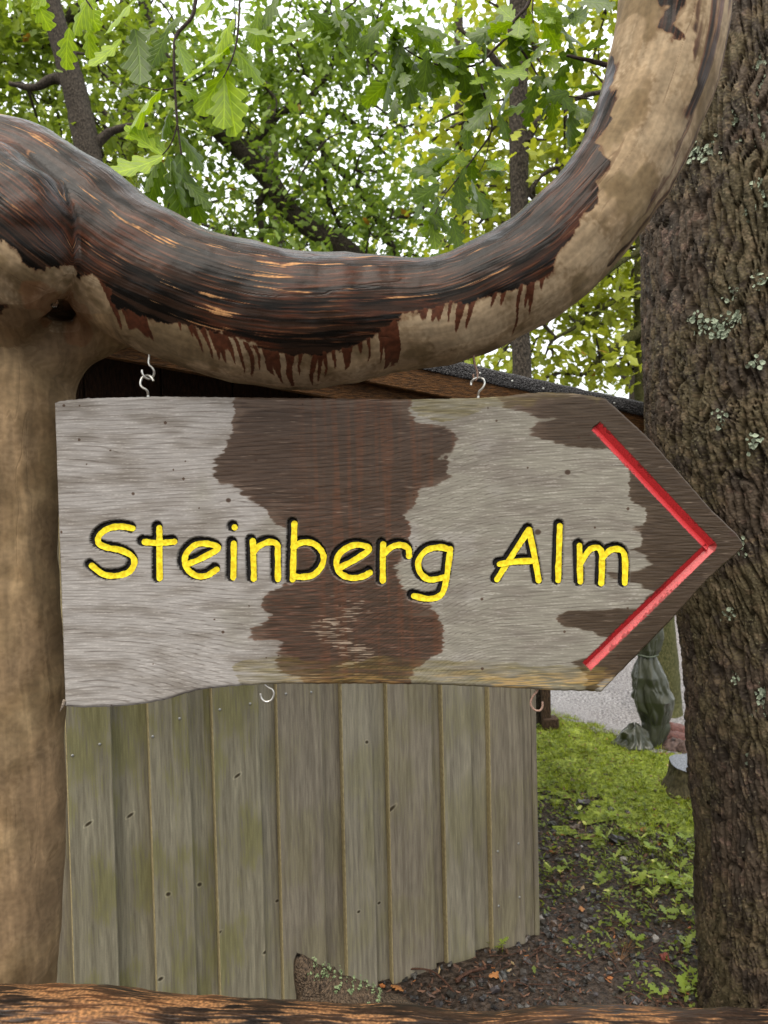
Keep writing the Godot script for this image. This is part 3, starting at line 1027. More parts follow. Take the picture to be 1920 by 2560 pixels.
func sign_material() -> Array:
	var w := SW
	var h := SH
	var wet_mask := polygon_mask([
		[Vector2(-0.2864, 1.7923), Vector2(0.0686, 1.7843), Vector2(0.0499, 1.7533), Vector2(0.0674, 1.7287), Vector2(0.0986, 1.7136), Vector2(0.1478, 1.6972), Vector2(0.152, 1.6837), Vector2(0.102, 1.6623), Vector2(0.1397, 1.6524), Vector2(0.1338, 1.6283), Vector2(0.1145, 1.6107), Vector2(0.078, 1.5934), Vector2(0.073, 1.5665), Vector2(0.0455, 1.549), Vector2(0.0339, 1.5149), Vector2(0.0275, 1.4698), Vector2(0.0355, 1.4242), Vector2(0.0648, 1.3944), Vector2(0.0887, 1.3666), Vector2(0.1061, 1.3316), Vector2(0.1008, 1.2934), Vector2(0.0802, 1.2664), Vector2(0.0616, 1.2458), Vector2(0.0564, 1.2139), Vector2(-0.18, 1.2175), Vector2(-0.2154, 1.2549), Vector2(-0.2239, 1.2752), Vector2(-0.2123, 1.3005), Vector2(-0.2683, 1.3146), Vector2(-0.2606, 1.329), Vector2(-0.2109, 1.3552), Vector2(-0.2412, 1.3741), Vector2(-0.2297, 1.3957), Vector2(-0.2065, 1.4188), Vector2(-0.174, 1.4471), Vector2(-0.1683, 1.4923), Vector2(-0.1757, 1.5197), Vector2(-0.1987, 1.5401), Vector2(-0.2252, 1.5624), Vector2(-0.2473, 1.5801), Vector2(-0.2784, 1.5979), Vector2(-0.3121, 1.6203), Vector2(-0.3257, 1.6495), Vector2(-0.3208, 1.6926), Vector2(-0.302, 1.7209)],
		[Vector2(0.2036, 1.7902), Vector2(0.4552, 1.7755), Vector2(0.5351, 1.693), Vector2(0.7315, 1.4719), Vector2(0.6036, 1.3567), Vector2(0.4107, 1.1875), Vector2(0.393, 1.2227), Vector2(0.357, 1.2436), Vector2(0.3527, 1.2639), Vector2(0.3982, 1.2683), Vector2(0.4487, 1.3055), Vector2(0.3446, 1.3243), Vector2(0.3312, 1.3374), Vector2(0.3541, 1.3514), Vector2(0.4857, 1.3539), Vector2(0.5134, 1.3951), Vector2(0.4547, 1.4128), Vector2(0.4232, 1.4281), Vector2(0.4958, 1.4355), Vector2(0.5141, 1.4542), Vector2(0.46, 1.469), Vector2(0.5056, 1.4951), Vector2(0.4651, 1.5087), Vector2(0.5059, 1.5205), Vector2(0.5172, 1.551), Vector2(0.4814, 1.5807), Vector2(0.4874, 1.6274), Vector2(0.4535, 1.6534), Vector2(0.4268, 1.6756), Vector2(0.3278, 1.6887), Vector2(0.2921, 1.7056), Vector2(0.2996, 1.7234), Vector2(0.3735, 1.728), Vector2(0.3107, 1.7411), Vector2(0.2479, 1.7533)]], s_lo, s_hi, w, h, 3)
	var soft := Image.create_from_data(w, h, false, Image.FORMAT_L8, wet_mask)
	soft.resize(w / 48, h / 48, Image.INTERPOLATE_TRILINEAR)
	soft.resize(w, h, Image.INTERPOLATE_CUBIC)
	var wet_soft := soft.get_data()
	var moss_mask := polygon_mask([
		[Vector2(0.0508, 1.7936), Vector2(0.4463, 1.7847), Vector2(0.446, 1.7614), Vector2(0.3111, 1.7626), Vector2(0.2119, 1.7541), Vector2(0.1755, 1.7325), Vector2(0.1123, 1.725), Vector2(0.0677, 1.7439)],
		[Vector2(-0.3243, 1.2592), Vector2(-0.1785, 1.2742), Vector2(0.0575, 1.2642), Vector2(0.239, 1.2555), Vector2(0.4297, 1.242), Vector2(0.4286, 1.1687), Vector2(-0.2537, 1.1843)]], s_lo, s_hi, w, h, 3)
	var streak_a := noise_bytes(w, h, w / 12, h, 51, 0.10, 4)
	var streak_b := noise_bytes(w, h, w / 14, h, 52, 0.25, 3)
	var fine := noise_bytes(w, h, w / 3, h, 53, 0.35, 2)
	var big := noise_bytes(w, h, w / 6, h / 6, 54, 0.035, 3)
	var mid := noise_bytes(w, h, w / 10, h / 3, 55, 0.06, 3)
	var warp := noise_bytes(w, h, w / 26, h / 8, 56, 0.05, 2)
	var up_down := noise_bytes(w, h, w, h / 30, 57, 0.05, 3)
	# knots and specks in sign pixels
	var knots := [[0.262, 0.355, 7.0], [0.735, 0.295, 8.0], [0.566, 0.243, 6.0], [0.692, 0.47, 9.0], [0.965, 0.487, 11.0], [0.53, 0.66, 4.0], [0.1, 0.2, 3.0]]
	var specks := []
	for k in 90:
		specks.append([rng.randf() * w, rng.randf() * h, 1.2 + rng.randf() * 2.0])
	var speck := PackedByteArray()
	speck.resize(w * h)
	for s in specks:
		for y in range(int(s[1]) - 4, int(s[1]) + 5):
			for x in range(int(s[0]) - 4, int(s[0]) + 5):
				if x >= 0 and y >= 0 and x < w and y < h and Vector2(x - s[0], y - s[1]).length() < s[2]:
					speck[y * w + x] = 1
	var col := PackedByteArray()
	col.resize(w * h * 3)
	var rough := PackedByteArray()
	rough.resize(w * h)
	var hgt := PackedByteArray()
	hgt.resize(w * h)
	for y in h:
		var v := float(y) / h
		for x in w:
			var i := y * w + x
			var u := float(x) / w
			var sa := streak_a[i] / 255.0
			var sb := streak_b[i] / 255.0
			var fi := fine[i] / 255.0
			var bg := big[i] / 255.0
			var md := mid[i] / 255.0
			# year rings, bent by warping and round the knots
			var yy := float(y) + (warp[i] / 255.0 - 0.5) * 20.0
			var low := clampf(1.0 - absf(v - 0.85) * 2.6, 0.0, 1.0)
			yy += 70.0 * low * exp(-pow((u - 0.05) / 0.16, 2.0)) + 26.0 * exp(-pow((u - 0.78) / 0.13, 2.0)) * clampf(1.0 - absf(v - 0.3) * 3.0, 0.0, 1.0)
			var knot := 0.0
			for q in knots:
				var dx: float = (x - q[0] * w)
				var dy: float = (y - q[1] * h)
				if absf(dx) < 90.0 and absf(dy) < 45.0:
					var d2: float = dx * dx * 0.12 + dy * dy
					yy += signf(dy) * q[2] * 1.3 * exp(-d2 / (q[2] * q[2] * 2.0))
					var dk: float = sqrt(dx * dx * 0.75 + dy * dy)
					knot = maxf(knot, 1.0 - smoothstep(q[2] * 0.45, q[2] * 0.75, dk))
			# fine year-ring lines, closer together towards the point
			var ph := yy / (8.6 - 2.4 * smoothstep(0.35, 0.65, u)) + (sa - 0.5) * 0.5
			var ring := absf(fposmod(ph, 1.0) - 0.5) * 2.0
			var line := smoothstep(0.60, 1.0, ring) * clampf(0.15 + 1.5 * (sa - 0.25), 0.0, 1.0)
			# dry, silver-grey wood
			var c := Vector3(146, 143, 140).lerp(Vector3(128, 125, 115), smoothstep(0.25, 0.6, u + (bg - 0.5) * 0.5))
			c = c.lerp(Vector3(108, 102, 95), clampf((md - 0.42) * 1.6, 0.0, 0.7))
			c *= 0.86 + 0.20 * sb + 0.06 * fi
			c = c.lerp(Vector3(82, 75, 70), line * 0.68)
			c = c.lerp(Vector3(184, 182, 179), smoothstep(0.58, 0.76, sb * 0.65 + fi * 0.35) * 0.35)
			var r := 0.82
			var hh := 0.66 - 0.5 * line + 0.2 * (sb - 0.5) + 0.08 * (fi - 0.5)
			# soaked wood: a damp margin, then darker inside
			var wx := clampi(int(x + (sa - 0.5) * 18.0 + (bg - 0.5) * 50.0), 0, w - 1)
			var wy := clampi(int(y + (md - 0.5) * 26.0), 0, h - 1)
			var core := wet_soft[wy * w + wx] / 255.0
			var soak := lerpf(wet_mask[wy * w + wx] / 255.0, core, 0.42)
			var wet := smoothstep(0.26, 0.66, soak + (sb - 0.5) * 0.16)
			if wet > 0.0:
				var centre := 1.0 - smoothstep(0.20, 0.27, absf(u - 0.47))
				var d := Vector3(92, 78, 68).lerp(Vector3(58, 46, 38), smoothstep(0.45, 0.95, core + (sa - 0.5) * 0.7))
				d = d.lerp(Vector3(58, 51, 39), (1.0 - centre) * 0.6)
				# red-brown run-off down the middle
				var run := up_down[i] / 255.0
				var red := centre * clampf((run - 0.42) * 3.0, 0.0, 1.0) * (1.0 - smoothstep(0.05, 0.15, absf(u - 0.475)))
				d = d.lerp(Vector3(100, 56, 34), red * 0.6 * clampf(0.4 + sb, 0.0, 1.0))
				d = d.lerp(Vector3(104, 62, 48), centre * clampf((sb - 0.48) * 2.5, 0.0, 0.65) * smoothstep(0.25, 0.6, v))
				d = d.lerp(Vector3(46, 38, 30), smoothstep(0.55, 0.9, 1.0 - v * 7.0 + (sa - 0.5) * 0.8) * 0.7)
				d = d.lerp(Vector3(40, 31, 26), line * 0.7)
				d *= 0.84 + 0.22 * sb + 0.12 * fi
				# dry fibres standing out of the wet
				d = d.lerp(Vector3(150, 140, 128), smoothstep(0.66, 0.80, sb * 0.75 + md * 0.35 - 0.12 * core) * 0.75)
				# flaked pale spots under the letters
				var flake := (1.0 - smoothstep(0.004, 0.045, absf(u - 0.42 - 0.02 * sin(v * 40.0)))) * (1.0 - smoothstep(0.04, 0.15, absf(v - 0.77)))
				d = d.lerp(Vector3(190, 180, 162), smoothstep(0.60, 0.66, sb * 0.75 + flake * 0.2) * 0.85 * float(flake > 0.01))
				d = d.lerp(c * Vector3(0.52, 0.43, 0.37), 0.4)
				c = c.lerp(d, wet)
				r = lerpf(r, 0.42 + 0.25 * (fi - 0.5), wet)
			# moss and algae along the rims
			var moss := smoothstep(0.30, 0.75, moss_mask[wy * w + wx] / 255.0) * clampf(0.2 + 1.2 * (sa - 0.25), 0.0, 1.0)
			c = c.lerp(Vector3(92, 82, 44) * (0.6 + 0.8 * sb), moss * 0.62)
			var rimm := smoothstep(0.86, 0.93, v) * smoothstep(0.22, 0.4, u)
			c = c.lerp(Vector3(186, 148, 84), smoothstep(0.50, 0.66, sb * 0.5 + md * 0.5) * rimm * 0.55)
			c = c.lerp(Vector3(58, 44, 36), knot * 0.85)
			if speck[i] == 1:
				c = c.lerp(Vector3(56, 40, 30), 0.75)
			# black paint in the grooves, scuffed grey at its rim
			var ds := s_stroke[i]
			if ds < 0.017:
				var b := 1.0 - smoothstep(0.0094, 0.0108, ds + 0.0040 * (fi - 0.5) + 0.0012 * (md - 0.5))
				c = c.lerp(Vector3(104, 102, 100), (1.0 - smoothstep(0.0112, 0.0146, ds)) * 0.45)
				c = c.lerp(Vector3(26, 24, 23), b)
				r = lerpf(r, 0.5, b)
			var dr := s_red[i]
			if dr < 0.017:
				var b2 := 1.0 - smoothstep(0.0110, 0.0124, dr + 0.004 * (sb - 0.5))
				c = c.lerp(Vector3(140, 34, 36), b2 * 0.8)
			col[i * 3] = clampi(int(c.x), 0, 255)
			col[i * 3 + 1] = clampi(int(c.y), 0, 255)
			col[i * 3 + 2] = clampi(int(c.z), 0, 255)
			rough[i] = clampi(int(r * 255.0), 0, 255)
			hgt[i] = clampi(int(hh * 255.0), 0, 255)
	var m := StandardMaterial3D.new()
	m.resource_name = "weathered_sign_board"
	m.metallic_specular = 0.33
	m.albedo_texture = picture(col, w, h)
	m.roughness = 1.0
	m.roughness_texture = picture(rough, w, h, Image.FORMAT_L8)
	m.heightmap_enabled = true
	m.heightmap_texture = picture(hgt, w, h, Image.FORMAT_L8)
	m.heightmap_scale = 0.065
	m.texture_repeat = false
	var edge := grainy(Color8(90, 78, 66), Color8(170, 160, 148), 0.85, Vector3(3, 30, 30), 58, 0.03, 0.2)
	return [m, edge]


func make_hooks() -> void:
	var steel := matte(Color8(205, 205, 200), 0.32)
	steel.metallic = 0.85
	var rusty := grainy(Color8(120, 84, 66), Color8(196, 176, 164), 0.5, Vector3.ONE * 40, 66, 0.05, 0.1)
	rusty.metallic = 0.5
	var list := [
		["screw_hook", "shiny screw hook under the log beside the forked post, holding the sign", steel, 0.0024, [Vector3(-0.4497, 1.8866, -1.508), Vector3(-0.4496, 1.8731, -1.506), Vector3(-0.4501, 1.8651, -1.505), Vector3(-0.4511, 1.8573, -1.505), Vector3(-0.4495, 1.8514, -1.505), Vector3(-0.4446, 1.8467, -1.505), Vector3(-0.4416, 1.8402, -1.506), Vector3(-0.4424, 1.8343, -1.508), Vector3(-0.4457, 1.829, -1.509), Vector3(-0.4505, 1.8252, -1.506), Vector3(-0.4558, 1.8262, -1.502), Vector3(-0.4597, 1.8301, -1.499), Vector3(-0.4621, 1.8362, -1.498), Vector3(-0.4623, 1.8419, -1.498)]],
		["screw_hook", "shiny screw hook on the sign's top edge beside the forked post", steel, 0.0024, [Vector3(-0.4569, 1.7865, -1.514), Vector3(-0.4564, 1.7941, -1.512), Vector3(-0.456, 1.8002, -1.508), Vector3(-0.4578, 1.8044, -1.505), Vector3(-0.4633, 1.8077, -1.503), Vector3(-0.4676, 1.8128, -1.503), Vector3(-0.4678, 1.8194, -1.503), Vector3(-0.466, 1.8259, -1.505), Vector3(-0.4619, 1.8303, -1.506), Vector3(-0.4552, 1.8319, -1.505), Vector3(-0.4482, 1.8298, -1.502), Vector3(-0.4438, 1.825, -1.5), Vector3(-0.4408, 1.8196, -1.499)]],
		["screw_hook", "dark rusty hook under the log above the sign's mossy top edge", rusty, 0.0022, [Vector3(0.1804, 1.8673, -1.506), Vector3(0.1812, 1.8533, -1.506), Vector3(0.1832, 1.8392, -1.506), Vector3(0.187, 1.8279, -1.506), Vector3(0.1882, 1.8181, -1.506), Vector3(0.1849, 1.8089, -1.506), Vector3(0.1807, 1.8112, -1.506), Vector3(0.18, 1.8202, -1.506)]],
		["screw_hook", "shiny hook curling over the sign's top edge below the rusty hook", steel, 0.0022, [Vector3(0.1893, 1.7686, -1.516), Vector3(0.1898, 1.7788, -1.514), Vector3(0.1909, 1.786, -1.508), Vector3(0.1979, 1.7932, -1.504), Vector3(0.2014, 1.8021, -1.504), Vector3(0.1982, 1.8105, -1.504), Vector3(0.1899, 1.814, -1.509), Vector3(0.181, 1.8105, -1.501), Vector3(0.1756, 1.8043, -1.504), Vector3(0.1749, 1.7982, -1.504)]],
		["screw_hook", "shiny empty hook under the sign's lower edge in front of the planks", steel, 0.0022, [Vector3(-0.2458, 1.2399, -1.512), Vector3(-0.2445, 1.2214, -1.512), Vector3(-0.2374, 1.2138, -1.512), Vector3(-0.2288, 1.2081, -1.512), Vector3(-0.2264, 1.1979, -1.512), Vector3(-0.2317, 1.1878, -1.512), Vector3(-0.2419, 1.1844, -1.512), Vector3(-0.2508, 1.191, -1.512), Vector3(-0.2529, 1.2013, -1.512)]],
		["screw_hook", "pinkish rusty empty hook under the sign at the hut corner", rusty, 0.0022, [Vector3(0.2966, 1.2136, -1.512), Vector3(0.2954, 1.1943, -1.512), Vector3(0.2869, 1.1838, -1.512), Vector3(0.2817, 1.1696, -1.512), Vector3(0.2883, 1.157, -1.512), Vector3(0.2993, 1.1544, -1.512), Vector3(0.3049, 1.1617, -1.512), Vector3(0.3055, 1.1719, -1.512)]],
	]
	for e in list:
		var pts := smooth_line(e[4], 5)
		var rr := PackedFloat32Array()
		for k in pts.size():
			rr.append(e[3])
		var root := thing(e[0], e[1], "hook", pts[0], "screw hooks of the sign")
		part("wire", tube(pts, rr, 10), e[2], root, -root.position)
		# threaded collar where the screw enters the wood
		var q := PackedVector3Array([pts[0], pts[0].lerp(pts[5], 0.5), pts[5]])
		part("thread", tube(q, PackedFloat32Array([e[3] * 1.25, e[3] * 1.3, e[3] * 1.1]), 10), e[2], root, -root.position)


# ---------------------------------------------------------------- ground

const HUT := Vector3(0.5025, 0, -2.694)
const HUT_TURN := 0.41888


func in_hut(x: float, z: float, margin := 0.03) -> bool:
	var dx := x - HUT.x
	var dz := z - HUT.z
	var lx := dx * cos(HUT_TURN) - dz * sin(HUT_TURN)
	var lz := dx * sin(HUT_TURN) + dz * cos(HUT_TURN)
	return lx < margin and lz < margin and lz > -2.3 and lx > -2.5


func lawn_near(x: float, z: float) -> float:
	return (x - 0.77) - 0.48 * (z + 4.0)


func lawn_far(x: float, z: float) -> float:
	return (x - 1.08) - 0.625 * (z + 5.37)


func height_at(x: float, z: float) -> float:
	var h := 0.018 * ground_noise.get_noise_2d(x * 1.3, z * 1.3) + 0.009 * ground_noise.get_noise_2d(x * 6.0, z * 6.0)
	var lawn := smoothstep(-0.4, 0.5, lawn_near(x, z)) * (1.0 - smoothstep(-0.35, 0.45, lawn_far(x, z)))
	h += 0.05 * lawn
	h -= 0.09 * smoothstep(-0.1, 0.7, lawn_far(x, z))
	return h


func patch(lo: Vector2, hi: Vector2, step: float, lift: float, keep: Callable) -> ArrayMesh:
	var nx := int((hi.x - lo.x) / step)
	var nz := int((hi.y - lo.y) / step)
	var st := SurfaceTool.new()
	st.begin(Mesh.PRIMITIVE_TRIANGLES)
	st.set_smooth_group(0)
	for j in nz:
		for i in nx:
			var x := lo.x + i * step
			var z := lo.y + j * step
			if not keep.call(x + step / 2, z + step / 2):
				continue
			var q := []
			for e in [[0, 0], [1, 0], [1, 1], [0, 1]]:
				var px: float = x + e[0] * step
				var pz: float = z + e[1] * step
				q.append(Vector3(px, height_at(px, pz) + lift, pz))
			for k in [0, 1, 2, 0, 2, 3]:
				st.set_uv(Vector2(q[k].x, q[k].z))
				st.add_vertex(q[k])
	st.index()
	st.generate_normals()
	return st.commit()


func make_ground() -> void:
	var v := PackedVector3Array()
	var uv := PackedVector2Array()
	var nx := 191
	var nz := 191
	for j in nz:
		for i in nx:
			var a := i / 95.0 - 1.0
			var b := j / 95.0 - 1.0
			var x := 0.8 + signf(a) * (absf(a) * 2.6 + pow(absf(a), 5.0) * 90.0)
			var z := -3.0 + signf(b) * (absf(b) * 2.8 + pow(absf(b), 5.0) * 90.0)
			v.append(Vector3(x, height_at(x, z), z))
			uv.append(Vector2(x, z))
	var soil := grainy(lin(0.018, 0.013, 0.010), lin(0.075, 0.055, 0.042), 0.62, Vector3.ONE * 2.2, 101, 0.06, 1.2, 5)
	tag(part("ground", grid_mesh(v, nz, nx, uv, Vector3.UP), soil, self), "dark brown soil spreading round the hut", "ground", "", "structure")
	var edge := noise_of(108, 1.6, 3)
	var turf := grainy(lin(0.12, 0.16, 0.026), lin(0.30, 0.36, 0.06), 0.9, Vector3.ONE * 1.7, 103, 0.05, 1.5, 5)
	tag(part("lawn", patch(Vector2(-0.5, -9.0), Vector2(3.4, -1.6), 0.05, 0.006, func(x: float, z: float) -> bool: return lawn_near(x, z) + 0.5 * edge.get_noise_2d(x, z) + 0.25 * edge.get_noise_2d(x * 5.0, z * 5.0) > 0.0 and lawn_far(x, z) + 0.1 * edge.get_noise_2d(x * 2.0, z * 2.0) < 0.03 and not in_hut(x, z)), turf, self), "mossy green lawn bank between gravel and road", "lawn", "", "structure")
	var gravel := grainy(lin(0.10, 0.095, 0.095), lin(0.52, 0.50, 0.51), 0.35, Vector3.ONE * 0.9, 105, 0.17, 5.0, 4)
	tag(part("gravel_road", patch(Vector2(0.2, -14.0), Vector2(12.0, -2.6), 0.12, 0.008, func(x: float, z: float) -> bool: return lawn_far(x, z) + 0.1 * edge.get_noise_2d(x * 2.0, z * 2.0) > -0.08 and not in_hut(x, z)), gravel, self), "pale wet gravel road beyond the lawn", "road", "", "structure")


# ---------------------------------------------------------------- hut

func plank_material(seed_value: int, grey: Vector3, grey2: Vector3, green: float) -> StandardMaterial3D:
	var w := 240
	var h := 1400
	var st_a := noise_bytes(w, h, w, h / 24, seed_value, 0.09, 4)
	var st_b := noise_bytes(w, h, w, h / 14, seed_value + 1, 0.30, 3)
	var mid := noise_bytes(w, h, w / 3, h / 6, seed_value + 2, 0.03, 3)
	var fine := noise_bytes(w, h, w, h, seed_value + 3, 0.3, 2)
	var r2 := RandomNumberGenerator.new()
	r2.seed = seed_value
	var knots := []
	for k in 9:
		knots.append([r2.randf() * w, r2.randf() * h, r2.randf_range(2.0, 5.0), r2.randf_range(-0.9, 0.9), r2.randf_range(1.0, 2.4)])
	var col := PackedByteArray()
	col.resize(w * h * 3)
	var hgt := PackedByteArray()
	hgt.resize(w * h)
	for y in h:
		for x in w:
			var i := y * w + x
			var a := st_a[i] / 255.0
			var b := st_b[i] / 255.0
			var m := mid[i] / 255.0
			var f := fine[i] / 255.0
			var c := grey.lerp(grey2, clampf((a - 0.3) * 1.8, 0.0, 1.0))
			c = c.lerp(Vector3(120, 118, 70), smoothstep(0.40, 0.74, m + (b - 0.5) * 0.55 + (f - 0.5) * 0.2) * green)
			c *= 0.84 + 0.24 * b + 0.08 * f
			var hh := 0.35 + 0.4 * b + 0.2 * f
			col[i * 3] = clampi(int(c.x), 0, 255)
			col[i * 3 + 1] = clampi(int(c.y), 0, 255)
			col[i * 3 + 2] = clampi(int(c.z), 0, 255)
			hgt[i] = clampi(int(hh * 255.0), 0, 255)
	for k in knots:
		for y in range(maxi(int(k[1]) - 16, 0), mini(int(k[1]) + 17, h)):
			for x in range(maxi(int(k[0]) - 20, 0), mini(int(k[0]) + 21, w)):
				var dx: float = x - k[0]
				var dy: float = y - k[1] + dx * k[3] * 0.7
				var d: float = sqrt(dx * dx / (k[4] * k[4]) + dy * dy) / k[2]
				if d < 1.6:
					var i := y * w + x
					var core := 1.0 - smoothstep(0.55, 1.0, d)
					var halo := 1.0 + 0.16 * smoothstep(1.0, 1.2, d) * (1.0 - smoothstep(1.3, 1.6, d))
					for e in 3:
						col[i * 3 + e] = clampi(int(lerpf(col[i * 3 + e], [66.0, 58.0, 44.0][e], core) * halo), 0, 255)
					hgt[i] = clampi(int(hgt[i] - 60.0 * core), 0, 255)
	var mt := StandardMaterial3D.new()
	mt.albedo_texture = picture(col, w, h)
	mt.roughness = 0.85
	mt.metallic_specular = 0.33
	mt.heightmap_enabled = true
	mt.heightmap_texture = picture(hgt, w, h, Image.FORMAT_L8)
	mt.heightmap_scale = 0.16
	mt.uv1_scale = Vector3(1.0 / 0.42, 1.0 / 2.4, 1.0)
	return mt


func offset_copy(m: StandardMaterial3D, off: Vector2) -> StandardMaterial3D:
	var c: StandardMaterial3D = m.duplicate()
	c.uv1_offset = Vector3(off.x, off.y, 0)
	return c


# a plank whose thin side towards -x is paler, newer wood
func plank_mesh(size: Vector3, m: Material, side: Material) -> ArrayMesh:
	var src := bevel_box(size, 0.0025).surface_get_arrays(0)
	var out := ArrayMesh.new()
	for want in 2:
		var st := SurfaceTool.new()
		st.begin(Mesh.PRIMITIVE_TRIANGLES)
		var n: PackedVector3Array = src[Mesh.ARRAY_NORMAL]
		for i in n.size():
			if (n[i].x < -0.6) == (want == 1):
				st.set_normal(n[i])
				st.set_uv(src[Mesh.ARRAY_TEX_UV][i])
				st.add_vertex(src[Mesh.ARRAY_VERTEX][i])
		st.commit(out)
	out.surface_set_material(0, m)
	out.surface_set_material(1, side)
	return out


func roof_y(x: float) -> float:
	return 1.977 + 0.145 * (-x - 0.41)


func make_hut() -> void:
	var hut := thing("plank_hut", "grey-green board-clad hut with a low felt roof behind the sign", "hut", HUT)
	hut.rotation.y = HUT_TURN
	var kinds := [
		plank_material(201, Vector3(150, 145, 125), Vector3(125, 120, 103), 0.55),
		plank_material(211, Vector3(152, 147, 130), Vector3(127, 122, 108), 0.25),
		plank_material(221, Vector3(145, 138, 122), Vector3(120, 113, 100), 0.2)]
	var looks := []
	for k in 9:
		looks.append(offset_copy(kinds[k % 3], Vector2(rng.randf(), 0.5 + rng.randf_range(-0.04, 0.04))))
	var upper := [[2.42, 2.28], [2.21, 2.08], [2.0, 1.87], [1.76, 1.63], [1.516, 1.399], [1.302, 1.189], [1.123, 0.984], [0.93, 0.788], [0.723, 0.62], [0.568, 0.408], [0.369, 0.261], [0.189, 0.055]]
	var k := 0
	var sap := grainy(Color8(146, 134, 100), Color8(184, 170, 130), 0.8, Vector3(20, 4, 20), 235, 0.05, 0.1)
	var front: Array = []
	for b in upper:
		var wide: float = b[0] - b[1]
		var top := roof_y(-b[1]) - 0.06
		var green := 0 if b[0] < 1.6 and b[0] > 1.1 else 1 + k % 2
		var o := part("plank", plank_mesh(Vector3(wide, top + 0.12, 0.028), looks[(k % 3) * 3 + green], sap), null, hut, Vector3(-(b[0] + b[1]) / 2, (top - 0.12) / 2, 0.014), Vector3(0, 0, rng.randf_range(-0.0025, 0.0025)))
		front.append(o)
		k += 1
	# under-layer between the upper boards
	var gaps := []
	for j in upper.size() - 1:
		gaps.append([upper[j][1] + 0.03, upper[j + 1][0] - 0.03])
	gaps.append([0.055 + 0.03, 0.0])
	for b in gaps:
		var wide: float = b[0] - b[1]
		var top := roof_y(-b[1]) - 0.06
		var green := 0 if b[0] < 1.6 and b[0] > 1.15 else 1 + k % 2
		part("plank", bevel_box(Vector3(wide, top + 0.12, 0.02), 0.002), looks[(k % 3) * 3 + green], hut, Vector3(-(b[0] + b[1]) / 2, (top - 0.12) / 2, -0.0102))
		k += 1
	part("corner_board", bevel_box(Vector3(0.02, 1.92, 0.09), 0.003), looks[5], hut, Vector3(0.0105, 0.84, -0.04))
	for j in 8:
		part("plank", bevel_box(Vector3(0.02, 1.9, 0.25), 0.003), looks[j % 9], hut, Vector3(-0.012, 0.83, -0.24 - j * 0.26))
	# dark boards closing the gable under the roof
	var gable := grainy(Color8(34, 23, 15), Color8(62, 43, 28), 0.75, Vector3(14, 2.5, 14), 237, 0.04, 0.25)
	for j in 8:
		var x := -0.34 - j * 0.2
		var top := roof_y(x + 0.1) - 0.06
		part("gable_board", bevel_box(Vector3(0.196, top - 1.70, 0.018), 0.002), gable, hut, Vector3(x, (top + 1.70) / 2, 0.0382))
	# nail heads
	var nail := SphereMesh.new()
	nail.radius = 0.0042
	nail.height = 0.0045
	nail.radial_segments = 8
	nail.rings = 4
	var zinc := matte(Color8(176, 178, 176), 0.4)
	zinc.metallic = 0.7
	var spots := [[1.50, 0.9], [1.43, 0.92], [1.29, 0.92], [1.215, 0.96], [1.1, 0.97], [1.01, 0.975], [0.9, 0.99], [0.82, 0.985], [0.165, 0.35], [0.08, 0.36], [0.165, 0.16], [0.08, 0.17]]
	for s in spots:
		part("nail", nail, zinc, hut, Vector3(-s[0], s[1], 0.0285), Vector3(PI / 2, 0, 0))
	for s in [[1.43, 1.86], [1.29, 1.85], [1.19, 1.845], [1.08, 1.845], [0.98, 1.85]]:
		part("nail", nail, zinc, hut, Vector3(-s[0], s[1], 0.0482), Vector3(PI / 2, 0, 0))
	# roof: boards, felt over the verge, verge boards
	var roof := Node3D.new()
	roof.name = "roof"
	hut.add_child(roof)
	var brown := grainy(Color8(52, 36, 20), Color8(100, 68, 37), 0.7, Vector3(2.5, 16, 16), 231, 0.04, 0.25)
	var slope := -atan(0.145)
	var mid_x := -1.0
	for j in 14:
		var z := 0.28 - 0.09 - j * 0.184
		part("roof_board", bevel_box(Vector3(3.3, 0.02, 0.18), 0.002), brown, roof, Vector3(mid_x, roof_y(mid_x) - 0.032, z), Vector3(0, 0, slope))
	part("verge_board", bevel_box(Vector3(3.3, 0.086, 0.022), 0.003), brown, roof, Vector3(mid_x, roof_y(mid_x) - 0.084, 0.291), Vector3(0, 0, slope))
	part("under_board", bevel_box(Vector3(3.26, 0.07, 0.02), 0.003), brown, roof, Vector3(mid_x, roof_y(mid_x) - 0.150, 0.262), Vector3(0, 0, slope))
	# felt
	var v := PackedVector3Array()
	var uv := PackedVector2Array()
	var prof := [[-2.3, 0.0], [-1.0, 0.002], [0.0, 0.003], [0.2, 0.003], [0.285, 0.004], [0.301, 0.001], [0.307, -0.006], [0.309, -0.02], [0.309, -0.034], [0.308, -0.043], [0.303, -0.044]]
	var rows := 240
	for r in rows:
		var x := lerpf(mid_x - 1.66, mid_x + 1.66, float(r) / (rows - 1))
		for c in prof.size():
			var z: float = prof[c][0]
			var y: float = roof_y(x) - 0.018 + prof[c][1]
			if c >= 4:
				z += 0.003 * lump.get_noise_2d(x * 9.0, c * 0.3)
				y += 0.0035 * lump.get_noise_2d(x * 7.0 + 40.0, c * 0.2) + 0.0015 * lump.get_noise_2d(x * 60.0, c * 2.0)
			v.append(Vector3(x, y, z))
			uv.append(Vector2(x, z))
	var felt := grainy(lin(0.008, 0.008, 0.009), lin(0.14, 0.14, 0.145), 0.7, Vector3.ONE * 4.0, 233, 0.13, 1.6, 4)
	part("felt", grid_mesh(v, rows, prof.size(), uv, Vector3(0, 1, 0.4)), felt, roof)
	for j in 15:
		part("nail", nail, zinc, roof, Vector3(-1.3 + j * 0.13 + rng.randf_range(-0.02, 0.02), roof_y(-1.3 + j * 0.13) - 0.042, 0.3105), Vector3(PI / 2, 0, 0))


# ---------------------------------------------------------------- the oak beside the sign

